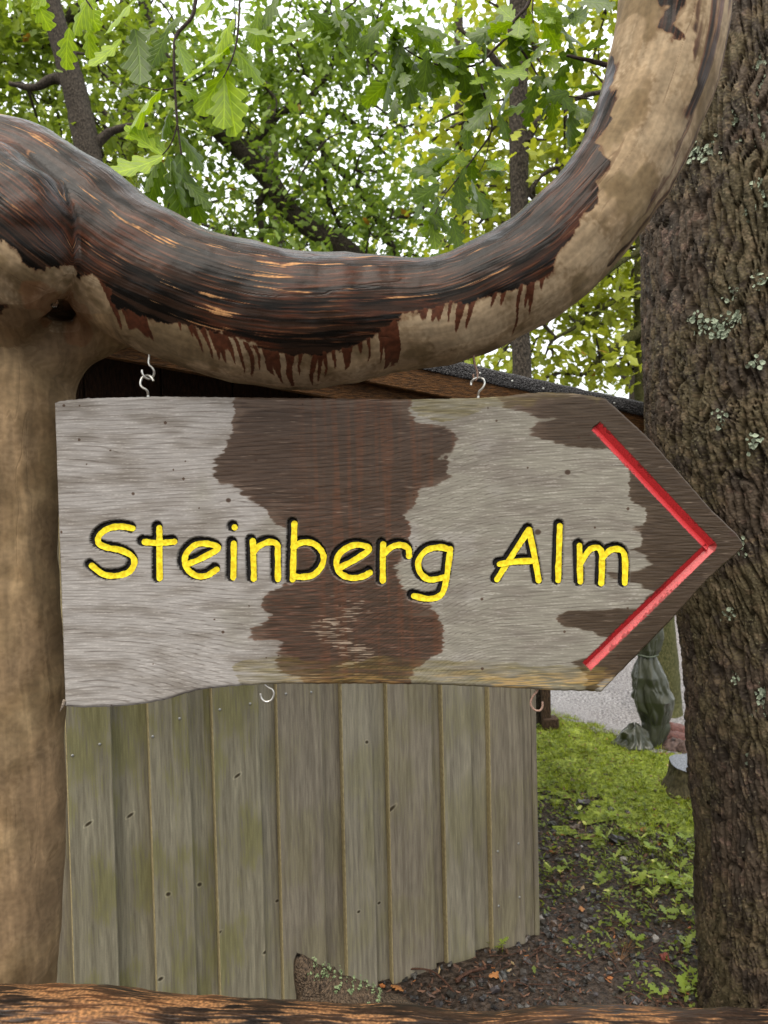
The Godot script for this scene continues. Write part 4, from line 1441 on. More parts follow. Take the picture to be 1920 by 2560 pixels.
func make_oak_trunk() -> void:
	var left := [Vector3(0.7902, 3.6779, -2.3), Vector3(0.7886, 3.349, -2.3), Vector3(0.7871, 3.0173, -2.3), Vector3(0.7847, 2.6153, -2.3), Vector3(0.7854, 2.3449, -2.3), Vector3(0.7874, 2.0726, -2.3), Vector3(0.7945, 1.8669, -2.3), Vector3(0.8038, 1.7291, -2.3), Vector3(0.8373, 1.521, -2.3), Vector3(0.8848, 1.1859, -2.3), Vector3(0.9087, 0.9611, -2.3), Vector3(0.9281, 0.6784, -2.3), Vector3(0.9391, 0.3939, -2.3), Vector3(0.9439, 0.1792, -2.3), Vector3(0.9381, -0.1085, -2.3)]
	left.append(left[left.size() - 1] + Vector3(-0.03, -0.28, 0))
	left.append(left[left.size() - 1] + Vector3(-0.12, -0.3, 0))
	var axis := []
	var rad := []
	for k in left.size():
		var r := 0.40 + (0.0 if k < 14 else (0.03 if k == 14 else (0.07 if k == 15 else 0.2)))
		rad.append(r)
		axis.append(left[k] + Vector3(0.41 + (0.0 if k < 14 else r - 0.40), 0, 0.03))
	axis.reverse()
	rad.reverse()
	var p := smooth_line(axis, 44)
	var rr := spread_radii(rad, 44)
	# even steps in height
	var cell := noise_of(301, 1.0, 1, FastNoiseLite.TYPE_CELLULAR)
	cell.cellular_return_type = FastNoiseLite.RETURN_DISTANCE2_SUB
	cell.cellular_jitter = 0.9
	var warp := noise_of(302, 1.0, 2)
	var fine := noise_of(303, 1.0, 3)
	var angles := PackedFloat32Array()
	var fine_n := 340
	for c in fine_n:
		angles.append(lerpf(PI * 0.90, PI * 1.98, float(c) / fine_n))
	for c in 40:
		angles.append(lerpf(PI * 1.98, PI * 2.90, float(c) / 40))
	angles.append(PI * 2.90)
	var v := PackedVector3Array()
	var uv := PackedVector2Array()
	for k in p.size():
		for a in angles:
			# angle PI looks to the hut side (-x), 1.5 PI to the front (+z)
			var aa := fposmod(a - PI * 0.90, TAU) + PI * 0.90
			var d := Vector3(cos(aa), 0, -sin(aa))
			var s := aa * rr[k]
			var y := p[k].y
			var wx := 0.02 * warp.get_noise_2d(s * 9.0, y * 5.0)
			var wy := 0.05 * warp.get_noise_2d(s * 9.0 + 50.0, y * 6.0)
			var c1 := cell.get_noise_2d((s + wx) * 42.0, (y + wy) * 5.0) + 1.0
			var c2 := cell.get_noise_2d((s + wx) * 28.0 + 30.0, (y + wy) * 22.0) + 1.0
			var ridge := smoothstep(0.0, 0.17, c1)
			var h := 0.017 * ridge + 0.005 * smoothstep(0.0, 0.12, c2) * ridge + 0.006 * (c1 - 0.4) * ridge
			h += 0.006 * fine.get_noise_2d(s * 55.0, y * 20.0) + 0.018 * warp.get_noise_2d(s * 2.2, y * 1.2)
			v.append(p[k] + d * (rr[k] - 0.014 + h))
			uv.append(Vector2(s, y))
	var tree := thing("oak_tree", "big oak trunk with furrowed brown bark and pale lichen beside the sign's tip", "tree", Vector3(p[0].x, 0, p[0].z))
	part("trunk", grid_mesh(v, p.size(), angles.size(), uv, Vector3.ZERO, true), bark_material(), tree, -tree.position)
	# lichen rosettes
	var pale := grainy(lin(0.24, 0.30, 0.21), lin(0.46, 0.52, 0.40), 0.95, Vector3.ONE * 25, 305, 0.05, 0.3)
	var at := [Vector3(0.7731, 2.4003, -1.9), Vector3(0.7901, 2.4088, -1.9), Vector3(0.8023, 2.393, -1.9), Vector3(0.8172, 2.4105, -1.9), Vector3(0.8328, 2.3901, -1.9), Vector3(0.894, 2.4132, -1.9), Vector3(0.8732, 2.4837, -1.9), Vector3(0.9126, 2.4751, -1.9), Vector3(0.9396, 2.6098, -1.9), Vector3(0.9471, 2.5631, -1.9), Vector3(0.9311, 2.5368, -1.9), Vector3(0.9352, 2.479, -1.9), Vector3(0.9438, 2.4321, -1.9), Vector3(0.7722, 2.0012, -1.9), Vector3(0.7879, 1.9873, -1.9), Vector3(0.8039, 1.9937, -1.9), Vector3(0.8242, 1.9797, -1.9), Vector3(0.84, 1.9681, -1.9), Vector3(0.8515, 1.9814, -1.9), Vector3(0.8721, 1.9989, -1.9), Vector3(0.932, 2.0922, -1.9), Vector3(0.9455, 2.0829, -1.9), Vector3(0.8692, 2.0531, -1.9), Vector3(0.9212, 1.8882, -1.9), Vector3(0.9339, 2.3264, -1.9), Vector3(0.9506, 2.2925, -1.9), Vector3(0.9084, 2.2543, -1.9), Vector3(0.927, 1.0612, -1.9), Vector3(0.9371, 1.0331, -1.9), Vector3(0.9329, 1.0796, -1.9), Vector3(0.8664, 1.116, -1.9), Vector3(0.838, 1.7596, -1.9), Vector3(0.9116, 1.6954, -1.9), Vector3(0.8808, 1.4388, -1.9), Vector3(0.8505, 1.2667, -1.9), Vector3(0.8991, 0.9058, -1.9)]
	for q in at:
		var eye := Vector3(0, 1.6, 0)
		var dir: Vector3 = (q - eye).normalized()
		# walk to the bark
		var t := 1.2
		var hit := Vector3.ZERO
		while t < 3.4 and hit == Vector3.ZERO:
			var w := eye + dir * t
			var ki := 0
			var best := 9.0
			for k in range(0, p.size(), 6):
				if absf(p[k].y - w.y) < best:
					best = absf(p[k].y - w.y)
					ki = k
			if Vector2(w.x - p[ki].x, w.z - p[ki].z).length() < rr[ki] + 0.004:
				hit = w
			t += 0.004
		if hit == Vector3.ZERO:
			continue
		var ki2 := 0
		for k in p.size():
			if absf(p[k].y - hit.y) < absf(p[ki2].y - hit.y):
				ki2 = k
		var out := Vector3(hit.x - p[ki2].x, 0, hit.z - p[ki2].z).normalized()
		part("lichen", rosette(hit, out), pale, tree, -tree.position)


func rosette(at: Vector3, out: Vector3, scale := 1.0) -> ArrayMesh:
	var st := SurfaceTool.new()
	st.begin(Mesh.PRIMITIVE_TRIANGLES)
	var side := out.cross(Vector3.UP).normalized()
	for k in rng.randi_range(9, 20):
		var o := at + side * rng.randfn(0, 0.009) * scale + Vector3.UP * rng.randfn(0, 0.012) * scale + out * rng.randf_range(-0.002, 0.006) * scale
		var tilt := (out + Vector3(rng.randfn(0, 0.5), rng.randfn(0, 0.5), rng.randfn(0, 0.5))).normalized()
		var a1 := tilt.cross(Vector3(0.3, 0.8, 0.2)).normalized()
		var a2 := tilt.cross(a1)
		var size := rng.randf_range(0.003, 0.0085) * scale
		var pts := []
		for j in 7:
			var r := size * rng.randf_range(0.6, 1.15)
			pts.append(o + a1 * cos(TAU * j / 7.0) * r + a2 * sin(TAU * j / 7.0) * r + tilt * rng.randf_range(0.0, 0.003))
		for j in 7:
			var b: Vector3 = pts[j]
			var c: Vector3 = pts[(j + 1) % 7]
			var n := (b - o).cross(c - o).normalized()
			if n.dot(tilt) < 0.0:
				n = -n
			for q in ([o, c, b] if (b - o).cross(c - o).dot(tilt) > 0.0 else [o, b, c]):
				st.set_normal(n)
				st.add_vertex(q)
	return st.commit()


func bark_material() -> StandardMaterial3D:
	var w := 640
	var h := 1600
	var a := noise_bytes(w, h, w / 2, h / 4, 311, 0.05, 4)
	var b := noise_bytes(w, h, w / 2, h / 2, 312, 0.07, 4)
	var c3 := noise_bytes(w, h, w / 8, h / 8, 313, 0.05, 3)
	var f := noise_bytes(w, h, w, h, 314, 0.25, 3)
	var col := PackedByteArray()
	col.resize(w * h * 3)
	for i in w * h:
		var x := a[i] / 255.0
		var y := b[i] / 255.0
		var z := c3[i] / 255.0
		var q := f[i] / 255.0
		var c := Vector3(72, 62, 51).lerp(Vector3(51, 44, 37), clampf((x - 0.35) * 2.4, 0.0, 1.0))
		c = c.lerp(Vector3(106, 86, 77), smoothstep(0.60, 0.76, y + (q - 0.5) * 0.25) * 0.65)
		# patches of algae with a ragged outline
		var algae := smoothstep(0.44, 0.62, z * 0.6 + y * 0.4 + (q - 0.5) * 0.3)
		c = c.lerp(Vector3(92, 86, 56), algae * 0.45)
		c = c.lerp(Vector3(150, 152, 128), smoothstep(0.74, 0.82, q * 0.7 + x * 0.3) * 0.6)
		c *= 0.78 + 0.44 * q
		col[i * 3] = clampi(int(c.x), 0, 255)
		col[i * 3 + 1] = clampi(int(c.y), 0, 255)
		col[i * 3 + 2] = clampi(int(c.z), 0, 255)
	var m := StandardMaterial3D.new()
	m.resource_name = "oak_bark"
	m.metallic_specular = 0.33
	m.albedo_texture = picture(col, w, h)
	m.roughness = 0.72
	m.heightmap_enabled = true
	m.heightmap_texture = picture(f, w, h, Image.FORMAT_L8)
	m.heightmap_scale = 0.25
	m.uv1_scale = Vector3(1.0 / 1.28, -1.0 / 3.2, 1.0)
	return m


# ---------------------------------------------------------------- trees behind

func small_leaf(folds: float) -> ArrayMesh:
	# a lobed leaf blade of unit length along +x, 10 triangles
	var st := SurfaceTool.new()
	st.begin(Mesh.PRIMITIVE_TRIANGLES)
	var outline := [[0.0, 0.02], [0.22, 0.2], [0.42, 0.16], [0.6, 0.30], [0.78, 0.16], [1.0, 0.02]]
	for s in [-1.0, 1.0]:
		for k in outline.size() - 1:
			var a := Vector3(outline[k][0], -0.10 * outline[k][0] * outline[k][0], 0)
			var b := Vector3(outline[k + 1][0], -0.10 * outline[k + 1][0] * outline[k + 1][0], 0)
			var c := Vector3(outline[k + 1][0], b.y - folds * outline[k + 1][1], s * outline[k + 1][1])
			var d := Vector3(outline[k][0], a.y - folds * outline[k][1], s * outline[k][1])
			quad(st, a, b, c, d, (Vector3(0, 1, s * folds)).normalized())
	return st.commit()


func leaf_material(shine: float) -> StandardMaterial3D:
	var m := StandardMaterial3D.new()
	m.resource_name = "leaf"
	m.vertex_color_use_as_albedo = true
	m.roughness = shine
	m.backlight_enabled = true
	m.backlight = Color(1.0, 1.0, 0.62)
	m.cull_mode = BaseMaterial3D.CULL_DISABLED
	return m


var bark_small: StandardMaterial3D
var leaf_a: ArrayMesh
var leaf_b: ArrayMesh
var leaf_mat: StandardMaterial3D


# a tree: trunk and limbs as tubes, leaf clumps in ellipsoids [centre, radii, clumps, leaves per clump, leaf size]
func leafy_tree(called: String, label: String, trunk: Array, radii: Array, limbs: Array, zones: Array, tint: Color, tint2: Color, moss := false, clump_r := 0.32) -> Node3D:
	var base: Vector3 = trunk[0]
	var root := thing(called, label, "tree", Vector3(base.x, height_at(base.x, base.z) - 0.02, base.z), "trees behind the sign")
	var bark := bark_small
	if moss:
		bark = grainy(lin(0.035, 0.04, 0.012), lin(0.10, 0.095, 0.04), 0.9, Vector3(5, 2, 5), 331, 0.05, 0.8)
	var tp := smooth_line(trunk, 8)
	part("trunk", tube(tp, spread_radii(radii, 8), 18, 0.012, true, 9.0), bark, root, -root.position)
	var nodes := []
	for q in tp:
		if q.y > 1.9:
			nodes.append(q)
	for l in limbs:
		var lp := smooth_line(l[0], 6)
		part("limb", tube(lp, spread_radii(l[1], 6), 9, 0.01, true, 9.0), bark, root, -root.position)
		for q in lp:
			nodes.append(q)
	var places := []
	var places_b := []
	var colors := PackedColorArray()
	var colors_b := PackedColorArray()
	var twigs := SurfaceTool.new()
	twigs.begin(Mesh.PRIMITIVE_TRIANGLES)
	var any := false
	for z in zones:
		for k in z[2]:
			var d := Vector3(rng.randfn(), rng.randfn(), rng.randfn()).normalized() * pow(rng.randf(), 0.45)
			var c: Vector3 = z[0] + d * z[1]
			var from := c + Vector3(0, 0.4, 0)
			var best := 99.0
			for q in nodes:
				var dist: float = q.distance_to(c)
				if dist < best:
					best = dist
					from = q
			if best < 3.5:
				var mid := from.lerp(c, 0.5) + Vector3(rng.randfn(0, 0.08), rng.randfn(0.06, 0.1), rng.randfn(0, 0.08)) * best
				var tw := tube(smooth_line([from, mid, c], 4), PackedFloat32Array([0.016, 0.015, 0.013, 0.012, 0.011, 0.009, 0.008, 0.006, 0.004]), 5, 0.0, false)
				twigs.append_from(tw, 0, Transform3D(Basis(), -root.position))
				any = true
				nodes.append(mid)
			var shade := rng.randf()
			for j in z[3]:
				var o := Vector3(rng.randfn(0, clump_r), rng.randfn(0, clump_r * 0.6), rng.randfn(0, clump_r))
				var size: float = z[4] * rng.randf_range(0.7, 1.25)
				var bs := Basis.from_euler(Vector3(rng.randfn(0, 0.55), rng.randf() * TAU, rng.randfn(-0.45, 0.5))).scaled(Vector3.ONE * size)
				var tc := tint.lerp(tint2, clampf(shade * 0.6 + rng.randf() * 0.5, 0.0, 1.0))
				if rng.randf() < 0.003:
					tc = Color(0.30, 0.16, 0.03)
				if j % 2 == 0:
					places.append(Transform3D(bs, c + o - root.position))
					colors.append(tc)
				else:
					places_b.append(Transform3D(bs, c + o - root.position))
					colors_b.append(tc)
	var crown := Node3D.new()
	crown.name = "crown"
	root.add_child(crown)
	copies_of("foliage", leaf_a, leaf_mat, places, colors, crown)
	copies_of("foliage", leaf_b, leaf_mat, places_b, colors_b, crown)
	if any:
		twigs.generate_normals()
		part("twigs", twigs.commit(), bark_small, crown).set_meta("kind", "stuff")
	return root


func make_backdrop_trees() -> void:
	bark_small = grainy(lin(0.016, 0.013, 0.010), lin(0.075, 0.062, 0.048), 0.85, Vector3(5, 2, 5), 321, 0.05, 1.0)
	leaf_a = small_leaf(0.25)
	leaf_b = small_leaf(-0.15)
	leaf_mat = leaf_material(0.5)
	var green := Color(0.11, 0.19, 0.035)
	var green2 := Color(0.28, 0.40, 0.085)
	var bright := Color(0.22, 0.28, 0.032)
	var bright2 := Color(0.44, 0.48, 0.06)
	# tree hung with climbing leaves
	var t1 := [Vector3(-2.4127, 2.3125, -7), Vector3(-2.5037, 3.9771, -7), Vector3(-2.584, 4.6784, -7), Vector3(-2.6709, 5.1715, -7), Vector3(-2.7796, 5.6224, -7), Vector3(-2.8768, 6.0308, -7), Vector3(-2.9633, 6.8408, -7), Vector3(-2.961, 8.0425, -7)]
	t1.insert(0, Vector3(t1[0].x + 0.05, -0.1, t1[0].z))
	leafy_tree("ivy_tree", "leaning tree with a dark trunk wrapped in climbing leaves beyond the hut", t1, [0.2, 0.15, 0.125, 0.115, 0.105, 0.095, 0.09, 0.085, 0.08],
		[[[Vector3(-2.6888, 5.2536, -7), Vector3(-2.8517, 5.3389, -7), Vector3(-3.0618, 5.2619, -7), Vector3(-3.2674, 5.3073, -7)], [0.06, 0.05, 0.03, 0.02]], [[Vector3(-2.5757, 4.6782, -7), Vector3(-2.4124, 4.8385, -7), Vector3(-2.2443, 4.8962, -7), Vector3(-2.0362, 4.912, -7)], [0.05, 0.04, 0.03, 0.015]], [[Vector3(-3.241, 6.3844, -8), Vector3(-2.9496, 6.6099, -8), Vector3(-2.5627, 6.8791, -8)], [0.08, 0.06, 0.03]]],
		[[[Vector3(-3.7359, 5.7904, -8)][0], Vector3(0.9, 1.1, 0.6), 42, 46, 0.115], [[Vector3(-3.1767, 6.5008, -8.2)][0], Vector3(1.0, 0.8, 0.7), 36, 44, 0.115], [[Vector3(-2.5305, 5.0696, -7.6)][0], Vector3(0.35, 0.7, 0.3), 14, 36, 0.11], [[Vector3(-2.5979, 6.4881, -9)][0], Vector3(1.0, 1.6, 0.8), 36, 34, 0.115], [[Vector3(-4.3859, 6.131, -8)][0], Vector3(1.0, 1.6, 1.0), 20, 45, 0.125]], green.lerp(bright, 0.3), green2.lerp(bright2, 0.3), false, 0.22)
	# leaning tree whose bare dark limbs cross the gap
	var t3 := [Vector3(0.8269, 1.8879, -9), Vector3(0.3189, 3.4046, -9), Vector3(-0.3054, 4.3146, -9), Vector3(-0.9377, 4.7642, -9), Vector3(-1.2216, 5.1676, -9), Vector3(-1.5064, 5.5067, -9), Vector3(-1.7669, 5.7445, -9), Vector3(-2.0004, 5.976, -9), Vector3(-2.2816, 6.3762, -9), Vector3(-2.5331, 6.8531, -9), Vector3(-2.6692, 7.5863, -9)]
	t3.insert(0, Vector3(t3[0].x + 0.3, -0.1, t3[0].z))
	leafy_tree("leaning_tree", "dark-limbed leaning tree with thin foliage behind the bent log", t3, [0.2, 0.17, 0.14, 0.12, 0.11, 0.11, 0.11, 0.105, 0.1, 0.09, 0.08, 0.06],
		[[[Vector3(-1.2216, 5.1676, -9), Vector3(-1.3619, 4.9326, -9), Vector3(-1.3438, 4.6141, -9), Vector3(-1.3793, 4.2962, -9)], [0.05, 0.04, 0.035, 0.02]], [[Vector3(-0.9377, 4.7642, -9), Vector3(-0.6739, 4.5991, -9), Vector3(-0.3039, 4.3784, -9), Vector3(0.1204, 4.1561, -9)], [0.06, 0.05, 0.035, 0.02]],
		[[Vector3(0.2429, 4.4078, -9.5), Vector3(-0.1365, 5.1445, -9.5), Vector3(-0.6311, 5.7134, -9.5), Vector3(-0.6791, 6.0482, -9.5), Vector3(-0.506, 6.211, -9.5), Vector3(-0.1733, 5.9813, -9.5), Vector3(0.1573, 5.64, -9.5)], [0.05, 0.045, 0.04, 0.04, 0.035, 0.03, 0.02]], [[Vector3(-1.5064, 5.5067, -9), Vector3(-1.1209, 5.93, -9), Vector3(-0.6874, 6.1831, -9), Vector3(-0.3548, 6.6999, -9)], [0.06, 0.05, 0.035, 0.02]],
		[[Vector3(-0.6112, 5.5835, -9.2), Vector3(-0.596, 5.0971, -9.2), Vector3(-0.415, 4.6596, -9.2)], [0.035, 0.03, 0.02]]],
		[[[Vector3(-0.8911, 6.5548, -9)][0], Vector3(1.9, 1.0, 1.0), 80, 36, 0.12], [[Vector3(-1.6664, 5.5208, -9)][0], Vector3(1.3, 1.2, 1.0), 54, 32, 0.12], [[Vector3(-0.6124, 4.9158, -9)][0], Vector3(1.3, 0.8, 1.0), 32, 28, 0.115], [[Vector3(0.3603, 5.0215, -9.2)][0], Vector3(1.0, 0.9, 0.9), 32, 28, 0.115], [[Vector3(0.392, 6.4751, -9.2)][0], Vector3(1.0, 1.0, 0.9), 22, 28, 0.12], [[Vector3(-1.3706, 4.6147, -9)][0], Vector3(1.2, 0.5, 0.8), 24, 30, 0.115]], green, green2, false, 0.24)
	# slim tree past the hut corner
	var t2 := [Vector3(0.9657, 0.2341, -5), Vector3(0.9651, 1.4478, -5), Vector3(0.909, 2.3778, -5), Vector3(0.915, 3.2372, -5), Vector3(0.9189, 3.9711, -5), Vector3(0.9257, 4.6985, -5), Vector3(0.9325, 5.4196, -5)]
	t2.insert(0, Vector3([Vector3(0.9545, 0, -4.9479)][0].x, -0.1, -5.0))
	leafy_tree("slim_tree", "slim straight tree with speckled grey bark past the hut corner", t2, [0.105, 0.08, 0.068, 0.062, 0.06, 0.058, 0.054, 0.05],
		[[[Vector3(0.9207, 3.7369, -5), Vector3(1.0973, 3.9963, -5), Vector3(1.2763, 4.0654, -5), Vector3(1.5441, 4.1323, -5)], [0.03, 0.025, 0.02, 0.012]], [[Vector3(0.9583, 4.2177, -5.2), Vector3(0.7779, 4.4642, -5.2), Vector3(0.5662, 4.6503, -5.2)], [0.03, 0.02, 0.012]], [[Vector3(0.9086, 3.3847, -5), Vector3(1.0608, 3.5871, -5), Vector3(1.2405, 3.6711, -5)], [0.02, 0.016, 0.01]]],
		[[[Vector3(1.326, 4.5074, -5.3)][0], Vector3(0.75, 0.75, 0.6), 30, 26, 0.10], [[Vector3(1.157, 3.7678, -5.3)][0], Vector3(0.5, 0.6, 0.5), 22, 24, 0.10], [[Vector3(0.6639, 4.2638, -5.6)][0], Vector3(0.5, 0.7, 0.5), 12, 24, 0.10], [[Vector3(0.8183, 3.6363, -5.6)][0], Vector3(0.5, 0.45, 0.4), 18, 24, 0.095]], bright, bright2, false, 0.17)
	# mossy tree behind the tarpaulin
	var t6 := [Vector3(2.0156, 0.0488, -5.6), Vector3(1.995, 0.5954, -5.6), Vector3(1.9576, 1.4096, -5.6), Vector3(1.9339, 2.2165, -5.6), Vector3(1.9339, 2.7503, -5.6), Vector3(1.9422, 3.4131, -5.6), Vector3(1.9612, 4.3984, -5.6), Vector3(1.9754, 5.535, -5.6)]
	t6.insert(0, Vector3([Vector3(1.9951, 0, -5.4721)][0].x, -0.15, -5.6))
	leafy_tree("mossy_tree", "moss-green tree trunk standing behind the tarpaulin at the road", t6, [0.19, 0.125, 0.11, 0.1, 0.095, 0.09, 0.085, 0.08, 0.07],
		[[[Vector3(1.8992, 2.7134, -5.5), Vector3(1.8064, 2.6599, -5.5), Vector3(1.6736, 2.5779, -5.5), Vector3(1.5405, 2.4761, -5.5), Vector3(1.4236, 2.3738, -5.5)], [0.045, 0.04, 0.032, 0.024, 0.014]], [[Vector3(1.9018, 2.9255, -5.5), Vector3(1.7113, 2.9298, -5.5), Vector3(1.479, 2.7719, -5.5), Vector3(1.2467, 2.6464, -5.5)], [0.03, 0.024, 0.018, 0.01]], [[Vector3(1.8455, 3.2214, -5.4), Vector3(1.7159, 3.1605, -5.4), Vector3(1.553, 3.0364, -5.4)], [0.03, 0.02, 0.012]]],
		[[[Vector3(1.5622, 3.0078, -5.8)][0], Vector3(0.6, 0.45, 0.5), 28, 26, 0.095], [[Vector3(1.2008, 2.567, -5.6)][0], Vector3(0.55, 0.30, 0.4), 18, 24, 0.09], [[Vector3(1.7624, 2.4516, -5.8)][0], Vector3(0.35, 0.25, 0.3), 9, 22, 0.09], [[Vector3(2.0139, 3.3315, -6)][0], Vector3(0.4, 0.6, 0.4), 16, 26, 0.095], [[Vector3(2.6567, 3.1751, -6)][0], Vector3(0.6, 1.2, 0.6), 12, 30, 0.1]], bright, bright2, true, 0.15)
	# farther trees that close the view
	var far_spots := [[-5.0, -15.0, 1.0], [-1.8, -16.5, 1.1], [1.6, -16.0, 1.0], [4.6, -14.0, 1.05], [7.0, -15.5, 1.1], [-8.5, -14.0, 1.0]]
	var words := ["tall far tree standing well behind the ivy-wrapped trunk", "far pale-leaved tree behind the leaning tree", "far slender tree behind the slim trunk by the hut", "far bright-leaved tree above the hut roof", "far broad tree half hidden by the big oak trunk", "far tree beyond the ivy-wrapped trunk's outer side"]
	for k in far_spots.size():
		var x: float = far_spots[k][0]
		var z: float = far_spots[k][1]
		var lean := rng.randf_range(-0.5, 0.5)
		var tr := [Vector3(x, -0.1, z), Vector3(x + lean * 0.3, 2.5, z), Vector3(x + lean * 0.6, 5.0, z), Vector3(x + lean, 8.5, z), Vector3(x + lean, 11.5, z)]
		var limbs := []
		for j in 6:
			var y0 := 3.0 + j * 1.1
			var a := rng.randf() * TAU
			var s := Vector3(x + lean * y0 / 9.0, y0, z)
			limbs.append([[s, s + Vector3(cos(a) * 0.9, 0.7, sin(a) * 0.5), s + Vector3(cos(a) * 2.0, 1.1, sin(a))], [0.09, 0.06, 0.02]])
		leafy_tree("far_tree", words[k], tr, [0.28, 0.24, 0.2, 0.15, 0.08], limbs,
			[[Vector3(x, 6.4, z), Vector3(2.1, 3.6, 1.6), 38, 36, 0.19], [Vector3(x + lean, 9.5, z), Vector3(2.0, 2.2, 1.6), 12, 30, 0.19]], bright.lerp(green, 0.4), bright2.lerp(green2, 0.3), false, 0.42)


# ---------------------------------------------------------------- things in the yard

func on_ground(p: Vector3, lift := 0.0) -> Vector3:
	return Vector3(p.x, height_at(p.x, p.z) + lift, p.z)


func make_yard_things() -> void:
	# dark timber post past the hut corner
	var g: Vector3 = on_ground([Vector3(1.0079, 0, -4.8877)][0], -0.03)
	var dark_wood := grainy(lin(0.035, 0.022, 0.014), lin(0.10, 0.062, 0.04), 0.8, Vector3(14, 3, 14), 401)
	var post := thing("timber_post", "dark brown timber post with a wider foot past the hut corner", "post", g)
	part("shaft", bevel_box(Vector3(0.055, 0.9, 0.055), 0.004), dark_wood, post, Vector3(0, 0.47, 0))
	part("foot", bevel_box(Vector3(0.1, 0.12, 0.09), 0.006), dark_wood, post, Vector3(0.025, 0.05, 0.0))
	# tarpaulin bundle
	var b: Vector3 = on_ground([Vector3(1.5613, 0.03, -4.5479)][0])
	var tarp := thing("tarpaulin_bundle", "dark green tarpaulin wrapped and tied round an upright thing at the road", "tarpaulin", b)
	var sheet := StandardMaterial3D.new()
	sheet.albedo_color = lin(0.045, 0.050, 0.034)
	sheet.roughness = 0.28
	var prof := [[0.0, 0.075, 0.01], [0.07, 0.07, 0.02], [0.15, 0.075, 0.03], [0.23, 0.105, 0.03], [0.29, 0.118, 0.02], [0.36, 0.105, 0.005], [0.43, 0.092, -0.005], [0.50, 0.07, -0.012], [0.555, 0.054, -0.015], [0.59, 0.07, -0.012], [0.66, 0.078, -0.005], [0.74, 0.07, 0.0], [0.80, 0.05, 0.0], [0.82, 0.004, 0.0]]
	part("wrap", draped(prof, 0.0), sheet, tarp)
	# slack sheet heaped at the foot
	var heap := [[0.0, 0.13, 0.0], [0.03, 0.125, 0.0], [0.06, 0.10, 0.005], [0.10, 0.075, 0.0], [0.13, 0.045, 0.0], [0.145, 0.004, 0.0]]
	part("slack_fold", draped(heap, 2.0), sheet, tarp, Vector3(-0.10, 0.0, 0.01))
	var cord: Array = []
	for k in 17:
		var a := TAU * k / 16.0
		cord.append(Vector3(-0.015 + cos(a) * 0.062, 0.558 + 0.004 * sin(a * 3.0), sin(a) * 0.054))
	var cr := PackedFloat32Array()
	cr.resize(17)
	cr.fill(0.005)
	part("cord", tube(PackedVector3Array(cord), cr, 6, 0.0, false), matte(lin(0.10, 0.12, 0.09), 0.7), tarp)
	# firewood and stones beside it
	var red_wood := grainy(lin(0.050, 0.018, 0.014), lin(0.17, 0.07, 0.055), 0.45, Vector3(4, 18, 18), 421)
	var cut := grainy(lin(0.25, 0.13, 0.05), lin(0.42, 0.24, 0.10), 0.7, Vector3.ONE * 14, 423)
	var logs := [[[Vector3(1.6293, 0.0878, -4.66), Vector3(1.7542, 0.1192, -4.66), Vector3(1.9528, 0.1603, -4.66)], 0.052, "reddish wet split log at the tarpaulin's foot"], [[Vector3(1.7346, 0.1296, -4.76), Vector3(1.9083, 0.1547, -4.76), Vector3(2.1109, 0.1851, -4.76)], 0.058, "round red-brown log lying behind the split log"]]
	for l in logs:
		var pts: Array = l[0]
		for k in pts.size():
			pts[k].y = height_at(pts[k].x, pts[k].z) + l[1] * (0.9 if l[1] < 0.055 else 1.5)
		var t := thing("firewood_log", l[2], "log", on_ground(pts[1]), "firewood beside the tarpaulin")
		part("billet", tube(smooth_line(pts, 6), spread_radii([l[1], l[1] * 1.02, l[1]], 6), 12, 0.012, true, 14.0), red_wood, t, -t.position)
		var dir: Vector3 = (pts[0] - pts[1]).normalized()
		var cap := CylinderMesh.new()
		cap.top_radius = l[1] * 0.86
		cap.bottom_radius = l[1] * 0.86
		cap.height = 0.008
		cap.radial_segments = 14
		var o := part("cut_face", cap, cut, t)
		o.basis = Basis(Quaternion(Vector3.UP, dir))
		o.position = pts[0] + dir * 0.002 - t.position
	var stone := grainy(lin(0.05, 0.032, 0.028), lin(0.16, 0.11, 0.095), 0.6, Vector3.ONE * 6, 431)
	var rocks := [[1418, 1622, 0.05, "small brown stone under the split log, beside the tarpaulin"], [1455, 1628, 0.065, "rounded brown stone below the firewood logs"], [1490, 1638, 0.08, "large dark stone between firewood and stump"], [1380, 1612, 0.05, "small grey stone at the tarpaulin's grassy side"]]
	var rock_at := [[Vector3(1.5955, 0, -4.5517)][0], [Vector3(1.6776, 0, -4.498)][0], [Vector3(1.7579, 0, -4.4455)][0], [Vector3(1.503, 0, -4.6408)][0]]
	for k in rocks.size():
		var p: Vector3 = rock_at[k]
		var t := thing("stone", rocks[k][3], "stone", on_ground(p), "stones at the firewood")
		part("rock", pebble(rocks[k][2], 440 + k, 14, 9), stone, t, Vector3(0, rocks[k][2] * 0.35, 0))
	# tree stump in the grass
	var s: Vector3 = on_ground([Vector3(1.5324, 0.06, -3.8324)][0], -0.02)
	var stump := thing("tree_stump", "low mossy tree stump with a grey cut top in the grass", "stump", s)
	var stump_bark := grainy(lin(0.035, 0.03, 0.018), lin(0.11, 0.095, 0.05), 0.85, Vector3(9, 3, 9), 451)
	var v := PackedVector3Array()
	var uv := PackedVector2Array()
	for r in 16:
		var q := r / 15.0
		for c in 49:
			var a := TAU * (c % 48) / 48.0
			var rad := 0.118 + 0.055 * pow(1.0 - q, 2.2) + 0.012 * sin(a * 5.0 + 1.0) * (1.0 - q * 0.6) + 0.008 * lump.get_noise_3d(cos(a) * 4.0, q * 2.0, sin(a) * 4.0)
			v.append(Vector3(cos(a) * rad, q * (0.155 + 0.012 * cos(a + 2.0)), sin(a) * rad))
			uv.append(Vector2(a, q))
